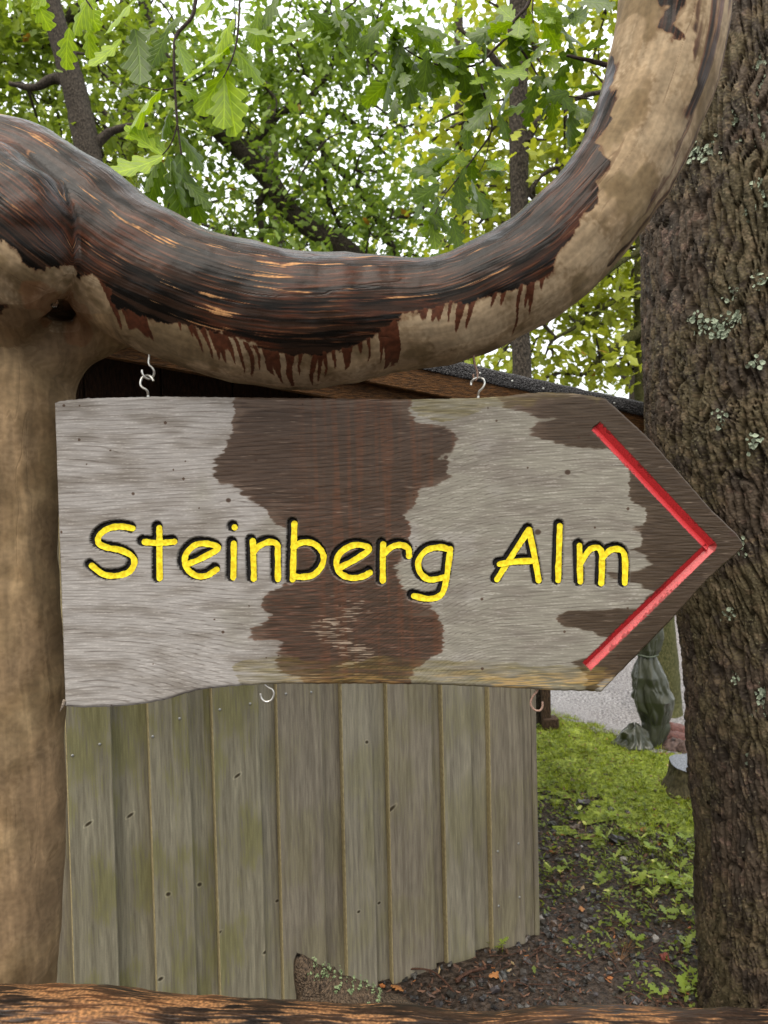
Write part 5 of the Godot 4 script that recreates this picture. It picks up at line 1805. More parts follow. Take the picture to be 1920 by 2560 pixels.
	part("bark", grid_mesh(v, 16, 49, uv, Vector3.ZERO, true), stump_bark, stump)
	v = PackedVector3Array()
	uv = PackedVector2Array()
	for r in 8:
		for c in 49:
			var a := TAU * (c % 48) / 48.0
			var rad := (0.001 + 0.117 * r / 7.0) * (1.0 + 0.1 * sin(a * 5.0 + 1.0) * 0.4)
			v.append(Vector3(cos(a) * rad, 0.156 + 0.012 * cos(a + 2.0) * r / 7.0 + 0.003 * lump.get_noise_2d(cos(a) * rad * 60.0, sin(a) * rad * 60.0), sin(a) * rad))
			uv.append(Vector2(a, rad))
	part("cut_top", grid_mesh(v, 8, 49, uv, Vector3.UP, true), grainy(lin(0.10, 0.11, 0.13), lin(0.26, 0.28, 0.32), 0.4, Vector3.ONE * 12, 453), stump)
	# broken, lichened log end in front of the hut
	var e: Vector3 = on_ground([Vector3(-0.1839, 0, -2.216)][0])
	var bl := thing("broken_log", "broken log end with green lichen rising before the hut planks", "log", Vector3(e.x, 0, e.z))
	var ax := [Vector3(-0.2399, 0.327, -1.95), Vector3(-0.1831, 0.3013, -1.95), Vector3(-0.0886, 0.2478, -1.95), Vector3(0.006, 0.1943, -1.95), Vector3(0.148, 0.1052, -1.95)]
	var lp := smooth_line(ax, 6)
	for k in lp.size():
		lp[k] = lp[k] - bl.position + Vector3(0, -0.004, 0)
	var old := grainy(lin(0.032, 0.024, 0.017), lin(0.20, 0.14, 0.09), 0.6, Vector3.ONE * 4.5, 461, 0.09, 1.2)
	part("wood", tube(lp, spread_radii([0.05, 0.062, 0.070, 0.076, 0.08], 6), 30, 0.014, true, 26.0), old, bl)
	var tipp := PackedVector3Array([Vector3(-0.2114, 0.3166, -1.95), Vector3(-0.2295, 0.3584, -1.95), Vector3(-0.243, 0.3928, -1.95), Vector3(-0.2508, 0.4112, -1.95)])
	for k in tipp.size():
		tipp[k] = tipp[k] - bl.position
	part("splinter", tube(tipp, PackedFloat32Array([0.05, 0.036, 0.017, 0.003]), 14, 0.008, true, 40.0), old, bl)
	var lich := grainy(lin(0.18, 0.26, 0.12), lin(0.38, 0.46, 0.26), 0.95, Vector3.ONE * 25, 463)
	for k in 40:
		var i := rng.randi_range(1, lp.size() - 12)
		var t := (lp[i + 1] - lp[i]).normalized()
		var up := (Vector3(0.35, 1, 0.1 + rng.randfn(0, 0.35)))
		up = (up - t * t.dot(up)).normalized()
		part("lichen", rosette(lp[i] + up * lerpf(0.055, 0.066, float(i) / 12.0), up, 0.55), lich, bl)
	# a shed far off where the road ends
	var far: Vector3 = [Vector3(3.2725, 0, -8.6308)][0]
	var shed := thing("brown_shed", "small red-brown shed at the far end of the gravel road", "shed", Vector3(far.x + 1.0, -0.1, far.z - 2.5))
	var paint := grainy(lin(0.12, 0.05, 0.035), lin(0.22, 0.10, 0.07), 0.8, Vector3(12, 2, 12), 471)
	for k in 12:
		part("plank", bevel_box(Vector3(0.19, 2.0, 0.03), 0.004), paint, shed, Vector3(-1.1 + k * 0.2, 1.0, 0.0))
	part("roof", bevel_box(Vector3(2.8, 0.08, 1.8), 0.01), matte(lin(0.05, 0.05, 0.055), 0.8), shed, Vector3(0, 2.05, -0.6), Vector3(0.12, 0, 0))
	part("side_wall", bevel_box(Vector3(0.04, 2.0, 1.2), 0.004), paint, shed, Vector3(-1.17, 1.0, -0.63))
	part("side_wall", bevel_box(Vector3(0.04, 2.0, 1.2), 0.004), paint, shed, Vector3(1.17, 1.0, -0.63))


# sheet gathered round an axis: folds with sharp creases; profile rows are height, radius, sideways shift
func draped(prof: Array, shift: float) -> ArrayMesh:
	var wander := noise_of(411, 1.0, 2)
	var v := PackedVector3Array()
	var uv := PackedVector2Array()
	var rows := 90
	var cols := 145
	for r in rows:
		var t := float(r) / (rows - 1) * (prof.size() - 1)
		var k := mini(int(t), prof.size() - 2)
		var f := smoothstep(0.0, 1.0, t - k)
		var y: float = lerpf(prof[k][0], prof[k + 1][0], f)
		var rad0: float = lerpf(prof[k][1], prof[k + 1][1], f)
		var off: float = lerpf(prof[k][2], prof[k + 1][2], f)
		for c in cols:
			var a := TAU * (c % (cols - 1)) / (cols - 1)
			var w := wander.get_noise_3d(cos(a) * 0.8 + shift, y * 4.0, sin(a) * 0.8)
			var w2 := wander.get_noise_3d(cos(a) * 1.4 + 7.0, y * 7.0 + shift, sin(a) * 1.4)
			var fold_a := absf(fposmod(a / TAU * 4.0 + w * 0.8 + y * 0.7 + shift, 1.0) - 0.5) * 2.0
			var fold_b := absf(fposmod(a / TAU * 9.0 + y * 3.0 + w2 * 1.6, 1.0) - 0.5) * 2.0
			var fold_c := absf(fposmod(y * 9.0 + sin(a + shift) * 0.7 + w2 * 1.5, 1.0) - 0.5) * 2.0
			var rad := rad0 * (0.84 + 0.30 * fold_a + 0.05 * fold_b * (1.0 - fold_c) + 0.2 * w)
			v.append(Vector3(off + cos(a) * rad, maxf(0.0, y * (1.0 + 0.25 * w2 * float(prof.size() < 8))), sin(a) * rad * 0.85))
			uv.append(Vector2(a, y))
	return grid_mesh(v, rows, cols, uv, Vector3.ZERO, true)


func pebble(radius: float, seed_value: int, around := 9, rings := 6) -> ArrayMesh:
	var n := noise_of(seed_value, 1.0, 2)
	var v := PackedVector3Array()
	var uv := PackedVector2Array()
	for r in rings + 1:
		var th := PI * r / rings
		for c in around + 1:
			var a := TAU * (c % around) / around
			var d := Vector3(sin(th) * cos(a), cos(th), sin(th) * sin(a))
			var s := 1.0 + (0.5 if around > 9 else 0.95) * n.get_noise_3dv(d * 1.5 + Vector3.ONE * seed_value)
			v.append(d * Vector3(1.15, 0.72, 0.95) * radius * s)
			uv.append(Vector2(a, th))
	if around > 9:
		return grid_mesh(v, rings + 1, around + 1, uv, Vector3.ZERO, true)
	var st := SurfaceTool.new()
	st.begin(Mesh.PRIMITIVE_TRIANGLES)
	for r in rings:
		for c in around:
			var i := r * (around + 1) + c
			for tri in [[i, i + 1, i + around + 1], [i + 1, i + around + 2, i + around + 1]]:
				var a := v[tri[0]]
				var b := v[tri[1]]
				var d := v[tri[2]]
				var nn := (b - a).cross(d - a)
				if nn.length() < 1e-9 * radius:
					continue
				nn = nn.normalized()
				var q := [a, b, d]
				if nn.dot(a + b + d) > 0.0:
					q = [a, d, b]
				else:
					nn = -nn
				for x in q:
					st.set_normal(nn)
					st.add_vertex(x)
	return st.commit()


# ---------------------------------------------------------------- gravel, litter and small plants

func make_litter() -> void:
	var stone_mat := StandardMaterial3D.new()
	stone_mat.vertex_color_use_as_albedo = true
	stone_mat.roughness = 0.42
	var root := Node3D.new()
	root.name = "loose_gravel"
	add_child(root)
	tag(root, "dark angular pebbles strewn over the soil", "gravel", "", "stuff")
	var sets := [[], [], [], []]
	var tints := [PackedColorArray(), PackedColorArray(), PackedColorArray(), PackedColorArray()]
	var made := 0
	while made < 7000:
		var x := rng.randf_range(-0.9, 2.1)
		var z := rng.randf_range(-4.6, -1.65)
		made += 1
		if in_hut(x, z, 0.0) or Vector2(x - 1.35, z + 2.3).length() < 0.42:
			continue
		var far := clampf((-z - 2.4) / 1.6, 0.0, 1.0)
		if rng.randf() < far * 0.75 or (lawn_near(x, z) > 0.25 and rng.randf() < 0.9):
			continue
		var size := 0.005 + 0.011 * pow(rng.randf(), 2.5)
		if rng.randf() < 0.02:
			size *= 1.9
		var k := rng.randi() % 4
		var bs := Basis.from_euler(Vector3(rng.randfn(0, 0.4), rng.randf() * TAU, rng.randfn(0, 0.4))).scaled(Vector3.ONE * size)
		sets[k].append(Transform3D(bs, Vector3(x, height_at(x, z) + size * 0.25, z)))
		var g := rng.randf_range(0.016, 0.075)
		var c := Color(g, g * rng.randf_range(0.86, 0.98), g * rng.randf_range(0.72, 1.0))
		var pick := rng.randf()
		if pick < 0.12:
			c = Color(g * 1.7, g * 1.15, g * 0.85)
		elif pick < 0.145:
			c = Color(0.26, 0.24, 0.22)
		tints[k].append(c)
	for k in 4:
		copies_of("pebbles", pebble(1.0, 500 + k * 7, 7, 5), stone_mat, sets[k], tints[k], root)
	# crumbs of bark, needles and dead leaves
	var litter := Node3D.new()
	litter.name = "leaf_litter"
	add_child(litter)
	tag(litter, "brown leaf crumbs and fine twigs on the soil", "leaf litter", "", "stuff")
	var chip := small_leaf(0.5)
	var bits := []
	var bit_c := PackedColorArray()
	for k in 13000:
		var x := rng.randf_range(-0.8, 2.4)
		var z := rng.randf_range(-5.2, -1.7)
		if in_hut(x, z, 0.0) or lawn_far(x, z) > 0.0:
			continue
		var size := rng.randf_range(0.008, 0.03)
		var thin := rng.randf_range(0.15, 1.0)
		var bs := Basis.from_euler(Vector3(rng.randfn(0, 0.5), rng.randf() * TAU, rng.randfn(0, 0.35))) * Basis.from_scale(Vector3(size, size, size * thin))
		bits.append(Transform3D(bs, Vector3(x, height_at(x, z) + 0.006 + 0.004 * rng.randf(), z)))
		var q := rng.randf()
		var c := Color(0.06, 0.03, 0.018).lerp(Color(0.20, 0.10, 0.058), rng.randf())
		if q < 0.05:
			c = Color(0.36, 0.13, 0.035)
		elif q < 0.12:
			c = Color(0.36, 0.26, 0.13)
		bit_c.append(c)
	var dead := StandardMaterial3D.new()
	dead.vertex_color_use_as_albedo = true
	dead.roughness = 0.6
	copies_of("crumbs", chip, dead, bits, bit_c, litter)
	# twigs lying about
	var bark := grainy(lin(0.03, 0.015, 0.010), lin(0.14, 0.07, 0.045), 0.6, Vector3.ONE * 20, 511)
	var twig_tool := SurfaceTool.new()
	twig_tool.begin(Mesh.PRIMITIVE_TRIANGLES)
	for k in 480:
		var x := rng.randf_range(-0.7, 1.6)
		var z := rng.randf_range(-3.2, -1.75)
		var a := rng.randf() * TAU
		var l := rng.randf_range(0.03, 0.13)
		var d := Vector3(cos(a), 0, sin(a)) * l
		var p := Vector3(x, 0, z)
		if in_hut(x, z, 0.05) or in_hut(x + d.x, z + d.z, 0.05):
			continue
		var pts := [on_ground(p, 0.008), on_ground(p + d * 0.5 + Vector3(d.z, 0, -d.x) * rng.randfn(0, 0.12), 0.012), on_ground(p + d, 0.008)]
		var tw := tube(smooth_line(pts, 3), PackedFloat32Array([0.0016, 0.0019, 0.0018, 0.0017, 0.0015, 0.0012, 0.0008]), 5, 0.0, false)
		twig_tool.append_from(tw, 0, Transform3D())
	var tm := MeshInstance3D.new()
	part("fine_twigs", twig_tool.commit(), bark, litter).set_meta("kind", "stuff")
	# the few sticks and leaves one can tell apart
	var sticks := [
		[[on_ground([Vector3(0.1955, 0, -2.4126)][0], 0.014), on_ground([Vector3(0.2442, 0, -2.4503)][0], 0.02), on_ground([Vector3(0.301, 0, -2.4816)][0], 0.016)], 0.007, "thick broken stick lying in the gravel before the hut"],
		[[on_ground([Vector3(-0.0187, 0, -2.4787)][0], 0.012), on_ground([Vector3(0.1161, 0, -2.4454)][0], 0.03), on_ground([Vector3(0.1893, 0, -2.3462)][0], 0.012)], 0.0035, "long thin dark stick between the broken log and the gravel"],
		[[on_ground([Vector3(0.0149, 0, -2.4823)][0], 0.02), on_ground([Vector3(0.0666, 0, -2.5195)][0], 0.035), on_ground([Vector3(0.1149, 0, -2.5529)][0], 0.02)], 0.013, "short grey bark-covered stick against the hut planks"],
		[[on_ground([Vector3(0.508, 0, -2.5848)][0], 0.01), on_ground([Vector3(0.5356, 0, -2.545)][0], 0.012), on_ground([Vector3(0.5731, 0, -2.506)][0], 0.01)], 0.0022, "pale straw-thin stick near the hut corner"]]
	for s in sticks:
		var pts := smooth_line(s[0], 5)
		var r := PackedFloat32Array()
		for k in pts.size():
			r.append(s[1] * (1.0 - 0.35 * k / pts.size()))
		var t := thing("fallen_stick", s[2], "stick", pts[0], "sticks on the ground")
		part("wood", tube(pts, r, 8, s[1] * 0.4, true, 60.0), bark, t, -t.position)
	var brown_leaf := grainy(lin(0.30, 0.11, 0.035), lin(0.48, 0.24, 0.09), 0.6, Vector3.ONE * 18, 521, 0.04, 0.1)
	var red_stone := grainy(lin(0.16, 0.04, 0.03), lin(0.28, 0.09, 0.07), 0.5, Vector3.ONE * 14, 523)
	var fallen := [[[Vector3(0.304, 0, -2.4481)][0], 0.055, 0.3, "orange-brown fallen leaf beside the thick broken stick"], [[Vector3(0.7043, 0, -2.8172)][0], 0.04, 1.4, "orange fallen leaf on dark gravel among seedlings"], [[Vector3(0.0275, 0, -2.3846)][0], 0.05, 2.4, "pale curled fallen leaf by the broken log's end"], [[Vector3(1.1275, 0, -3.4273)][0], 0.05, 0.8, "orange fallen leaf among the green seedlings near the oak trunk"]]
	for f in fallen:
		var t := thing("fallen_leaf", f[3], "leaf", on_ground(f[0], 0.012), "single fallen leaves")
		var o := part("blade", oak_leaf_mesh(7, 0.35), brown_leaf, t)
		o.basis = Basis.from_euler(Vector3(0.2, f[2], 0.15)).scaled(Vector3.ONE * f[1])
	var rs := thing("red_stone", "small brick-red stone lying in the gravel beside the oak", "stone", on_ground([Vector3(0.9161, 0, -2.5487)][0]))
	part("rock", pebble(0.016, 91), red_stone, rs, Vector3(0, 0.006, 0))
	# grass
	var blade := SurfaceTool.new()
	blade.begin(Mesh.PRIMITIVE_TRIANGLES)
	for k in 6:
		var a := TAU * k / 6.0 + 0.4 * k
		var d := Vector3(cos(a), 0, sin(a))
		var side := Vector3(-d.z, 0, d.x) * 0.0022
		var base := d * 0.012
		var m1 := base + d * 0.016 + Vector3(0, 0.019 + 0.006 * (k % 3), 0)
		var tip := base + d * 0.044 + Vector3(0, 0.028 + 0.010 * (k % 2), 0)
		var n := Vector3(-d.x * 0.4, 0.9, -d.z * 0.4).normalized()
		quad(blade, base - side, base + side, m1 + side * 0.8, m1 - side * 0.8, n)
		for q in [m1 - side * 0.8, m1 + side * 0.8, tip]:
			blade.set_normal(n)
			blade.set_uv(Vector2.ZERO)
			blade.add_vertex(q)
	var tuft := blade.commit()
	var tufts := []
	var tuft_c := PackedColorArray()
	for k in 17000:
		var x := rng.randf_range(0.3, 2.6)
		var z := rng.randf_range(-6.0, -2.0)
		var near := lawn_near(x, z) + 0.35 * ground_noise.get_noise_2d(x * 2.5, z * 2.5)
		if in_hut(x, z, 0.02) or lawn_far(x, z) > 0.02 + 0.06 * ground_noise.get_noise_2d(x * 5.0, z * 5.0):
			continue
		if rng.randf() > smoothstep(-0.15, 0.4, near):
			continue
		if ground_noise.get_noise_2d(x * 5.5 + 20.0, z * 5.5) > 0.22 and rng.randf() < 0.8:
			continue
		var s := rng.randf_range(0.45, 1.0)
		tufts.append(Transform3D(Basis.from_euler(Vector3(rng.randfn(0, 0.2), rng.randf() * TAU, rng.randfn(0, 0.2))).scaled(Vector3(s, s * rng.randf_range(0.5, 1.1), s)), Vector3(x, height_at(x, z), z)))
		tuft_c.append(Color(0.25, 0.33, 0.036).lerp(Color(0.44, 0.52, 0.08), rng.randf()))
	var grass := copies_of("grass", tuft, leaf_mat, tufts, tuft_c, self)
	tag(grass, "bright short grass on the bank between hut and road", "grass", "", "stuff")
	# creeping ground cover between grass and gravel
	var cover := []
	var cover_c := PackedColorArray()
	for k in 30000:
		var x := rng.randf_range(0.45, 2.2)
		var z := rng.randf_range(-5.0, -2.0)
		if in_hut(x, z, 0.03):
			continue
		var near := lawn_near(x, z) + 0.5 * ground_noise.get_noise_2d(x * 3.0 + 9.0, z * 3.0)
		if near < -0.75 or near > 0.7 or rng.randf() > 0.85 - absf(near + 0.05) * 0.8:
			continue
		if ground_noise.get_noise_2d(x * 7.0, z * 7.0 + 30.0) > 0.1:
			continue
		var s := rng.randf_range(0.010, 0.028)
		cover.append(Transform3D(Basis.from_euler(Vector3(rng.randfn(0, 0.5), rng.randf() * TAU, rng.randfn(0.1, 0.4))).scaled(Vector3.ONE * s), Vector3(x, height_at(x, z) + rng.randf_range(0.006, 0.026), z)))
		cover_c.append(Color(0.12, 0.18, 0.025).lerp(Color(0.30, 0.36, 0.07), rng.randf()))
	var gc := copies_of("ground_cover", leaf_b, leaf_mat, cover, cover_c, self)
	tag(gc, "small creeping leaves between gravel and grass", "ground cover", "", "stuff")
	# seedlings
	var young := StandardMaterial3D.new()
	young.albedo_color = lin(0.24, 0.36, 0.05)
	young.roughness = 0.5
	young.backlight_enabled = true
	young.backlight = Color(1, 1, 0.6)
	var blade_mesh := oak_leaf_mesh(9, 0.12)
	var spots := [Vector3(0.892, 0, -3.486), Vector3(0.9253, 0, -3.4145), Vector3(0.9574, 0, -3.3812), Vector3(1.0979, 0, -3.3389), Vector3(1.1089, 0, -3.253), Vector3(1.0772, 0, -3.1342), Vector3(1.088, 0, -3.0582), Vector3(1.0997, 0, -3.0141), Vector3(0.8227, 0, -3.1851), Vector3(0.8245, 0, -3.0516), Vector3(0.8134, 0, -2.9983), Vector3(0.9624, 0, -3.0455), Vector3(1.018, 0, -3.0177), Vector3(1.0472, 0, -2.9706), Vector3(1.074, 0, -2.9694), Vector3(0.9814, 0, -2.9909), Vector3(1.1299, 0, -2.9497), Vector3(1.1302, 0, -2.8826), Vector3(1.188, 0, -2.9819), Vector3(1.2558, 0, -3.126), Vector3(0.8292, 0, -2.7101), Vector3(0.83, 0, -2.7393), Vector3(0.8429, 0, -2.6254), Vector3(0.9978, 0, -2.7624), Vector3(1.0198, 0, -2.6052), Vector3(0.9969, 0, -2.5795), Vector3(0.9481, 0, -2.444), Vector3(0.9083, 0, -2.399), Vector3(0.9356, 0, -2.3755), Vector3(0.9055, 0, -2.3544), Vector3(0.961, 0, -2.4202), Vector3(0.8302, 0, -2.346), Vector3(0.656, 0, -3.1341), Vector3(0.6896, 0, -3.1135), Vector3(0.7361, 0, -3.1891), Vector3(0.9378, 0, -3.1798), Vector3(1.1816, 0, -3.2085), Vector3(1.1615, 0, -3.0549), Vector3(1.0702, 0, -2.7746), Vector3(1.066, 0, -2.8529), Vector3(0.9856, 0, -2.8724), Vector3(0.8254, 0, -2.8955), Vector3(1.2713, 0, -3.2873), Vector3(1.208, 0, -3.3335), Vector3(1.0699, 0, -3.477), Vector3(1.0357, 0, -3.5762), Vector3(0.8978, 0, -3.6343), Vector3(0.3471, 0, -2.612), Vector3(0.3718, 0, -2.5951)]
	for k in spots.size():
		var p: Vector3 = on_ground(spots[k])
		var tall := rng.randf_range(0.018, 0.05)
		var leaves := rng.randi_range(3, 6)
		var where := "in the open gravel"
		if p.x < 0.75:
			where = "close to the hut corner"
		elif lawn_near(p.x, p.z) > -0.15:
			where = "where gravel meets the grass"
		elif p.x - 0.25 * (p.z + 2.5) > 1.0:
			where = "at the foot of the oak trunk"
		var t := thing("seedling", "%s bright green seedling with %s leaves %s" % ["low" if tall < 0.027 else ("tall" if tall > 0.04 else "small"), ["three", "four", "five", "six"][leaves - 3], where], "seedling", p, "seedlings in the gravel")
		part("stem", tube(PackedVector3Array([Vector3(0, -0.005, 0), Vector3(0.002, tall * 0.5, 0), Vector3(0, tall, 0.002)]), PackedFloat32Array([0.0013, 0.0011, 0.0008]), 5), young, t)
		for j in leaves:
			var a := TAU * j / leaves + rng.randf() * 0.8
			var o := part("leaf", blade_mesh, young, t, Vector3(0, tall * rng.randf_range(0.35, 1.0), 0))
			o.basis = Basis.from_euler(Vector3(rng.randfn(0, 0.25), a, rng.randf_range(0.1, 1.0))).scaled(Vector3.ONE * rng.randf_range(0.022, 0.05))
	# dry brown grass tufts
	var straw := matte(lin(0.16, 0.085, 0.04), 0.8)
	for q in [Vector3(0.8021, 0, -2.6135), Vector3(0.7562, 0, -2.5368), Vector3(0.7007, 0, -3.2934)]:
		var t := thing("dry_grass_tuft", ("tuft of dry brown grass by the hut corner" if q.z < -3.0 else ("tuft of dry brown grass beside a green seedling in the gravel" if q.z < -2.6 else "tuft of dry reddish grass on bare gravel")), "grass tuft", on_ground(q), "dry grass tufts")
		var st := SurfaceTool.new()
		st.begin(Mesh.PRIMITIVE_TRIANGLES)
		for k in 34:
			var a := rng.randf() * TAU
			var out := Vector3(cos(a), 0, sin(a))
			var b := out * rng.randf() * 0.02
			var l := rng.randf_range(0.02, 0.055)
			var tip := b + out * l * 0.8 + Vector3(0, l * 0.7, 0)
			var side := Vector3(-out.z, 0, out.x) * 0.0011
			quad(st, b - side, b + side, tip + side * 0.2, tip - side * 0.2, Vector3(0, 1, 0.3).normalized())
		part("blades", st.commit(), straw, t)


# ---------------------------------------------------------------- oak sprays hanging into the picture

# oak leaf of unit length along +x; steps per side
func oak_leaf_mesh(seed_value: int, curl: float) -> ArrayMesh:
	var r2 := RandomNumberGenerator.new()
	r2.seed = seed_value
	var v := PackedVector3Array()
	var n := PackedVector3Array()
	var uv := PackedVector2Array()
	var idx := PackedInt32Array()
	var steps := 34
	var bend := r2.randf_range(-0.12, 0.12)
	for k in steps + 1:
		var t := float(k) / steps
		var env := 0.36 * pow(sin(PI * pow(t, 0.86)), 0.7) * (0.5 + 0.62 * t) + 0.008
		if t > 0.93:
			env *= lerpf(1.0, 0.35, (t - 0.93) / 0.07)
		var zc := bend * t * t
		for j in 3:
			var side := j - 1.0
			var lobe := 1.0 - 0.46 * pow(absf(cos(PI * (t * 3.9 + (0.1 if side > 0.0 else 0.0)))), 3.2) * smoothstep(0.04, 0.2, t)
			var w := env * lobe * (1.0 + 0.12 * sin(t * 9.0 + seed_value + side * 2.0)) * side
			var y := -curl * t * t * 0.5 - absf(w) * curl * 0.8 + 0.015 * sin(t * 17.0 + side * 2.0) * absf(side)
			v.append(Vector3(t + absf(w) * 0.12 * absf(side), y, zc + w))
			n.append(Vector3(curl * t, 1.0, side * curl * 0.8).normalized())
			uv.append(Vector2(t, 0.5 + w * 1.2))
	for k in steps:
		for j in 2:
			var a := k * 3 + j
			idx.append_array([a, a + 3, a + 1, a + 1, a + 3, a + 4])
	return arrays_mesh(v, n, uv, idx)


func oak_leaf_material(c1: Vector3, c2: Vector3, seed_value: int, shine: float) -> StandardMaterial3D:
	var w := 192
	var h := 128
	var n1 := noise_bytes(w, h, w / 2, h / 2, seed_value, 0.05, 3)
	var col := PackedByteArray()
	col.resize(w * h * 3)
	var hgt := PackedByteArray()
	hgt.resize(w * h)
	for y in h:
		for x in w:
			var i := y * w + x
			var t := float(x) / w
			var s := absf(float(y) / h - 0.5) * 2.0
			var c := c1.lerp(c2, n1[i] / 255.0)
			var vein := maxf(1.0 - smoothstep(0.015, 0.05, s), 1.0 - smoothstep(0.03, 0.11, absf(fposmod((t - s * 0.55) * 6.0, 1.0) - 0.5)))
			var net := 1.0 - smoothstep(0.0, 0.2, absf(fposmod((t + s * 0.7) * 22.0, 1.0) - 0.5))
			c = c.lerp(c2 * 1.25, vein * 0.6)
			c *= 1.0 - 0.08 * net
			col[i * 3] = clampi(int(c.x), 0, 255)
			col[i * 3 + 1] = clampi(int(c.y), 0, 255)
			col[i * 3 + 2] = clampi(int(c.z), 0, 255)
			hgt[i] = clampi(int(150.0 - 90.0 * vein + 20.0 * net), 0, 255)
	var m := StandardMaterial3D.new()
	m.resource_name = "oak_leaf"
	m.albedo_texture = picture(col, w, h)
	m.roughness = shine
	m.heightmap_enabled = true
	m.heightmap_texture = picture(hgt, w, h, Image.FORMAT_L8)
	m.heightmap_scale = 0.12
	m.backlight_enabled = true
	m.backlight = Color(1.0, 1.0, 0.5)
	m.cull_mode = BaseMaterial3D.CULL_DISABLED
	return m


var oak_meshes := []
var oak_mats := []


func hang_leaf(root: Node3D, base: Vector3, tip: Vector3, mat_k: int, roll := 0.0, scale := 1.0) -> void:
	var x := tip - base
	var l := x.length() * scale
	x = x.normalized()
	var face := (Vector3(0, 0.55, 0.8) + Vector3(rng.randfn(0, 0.35), rng.randfn(0, 0.35), rng.randfn(0, 0.35))).normalized()
	var y := (face - x * face.dot(x)).normalized().rotated(x, roll)
	var o := part("leaf", oak_meshes[rng.randi() % oak_meshes.size()], oak_mats[mat_k], root)
	o.transform = Transform3D(Basis(x, y, x.cross(y)).scaled(Vector3.ONE * l), base - root.position)


func twig_part(root: Node3D, pts: Array, r0: float, r1: float, m: Material) -> PackedVector3Array:
	var p := smooth_line(pts, 6)
	var r := PackedFloat32Array()
	for k in p.size():
		r.append(lerpf(r0, r1, float(k) / (p.size() - 1)))
	part("twig", tube(p, r, 7, r0 * 0.25, true, 60.0), m, root, -root.position)
	return p


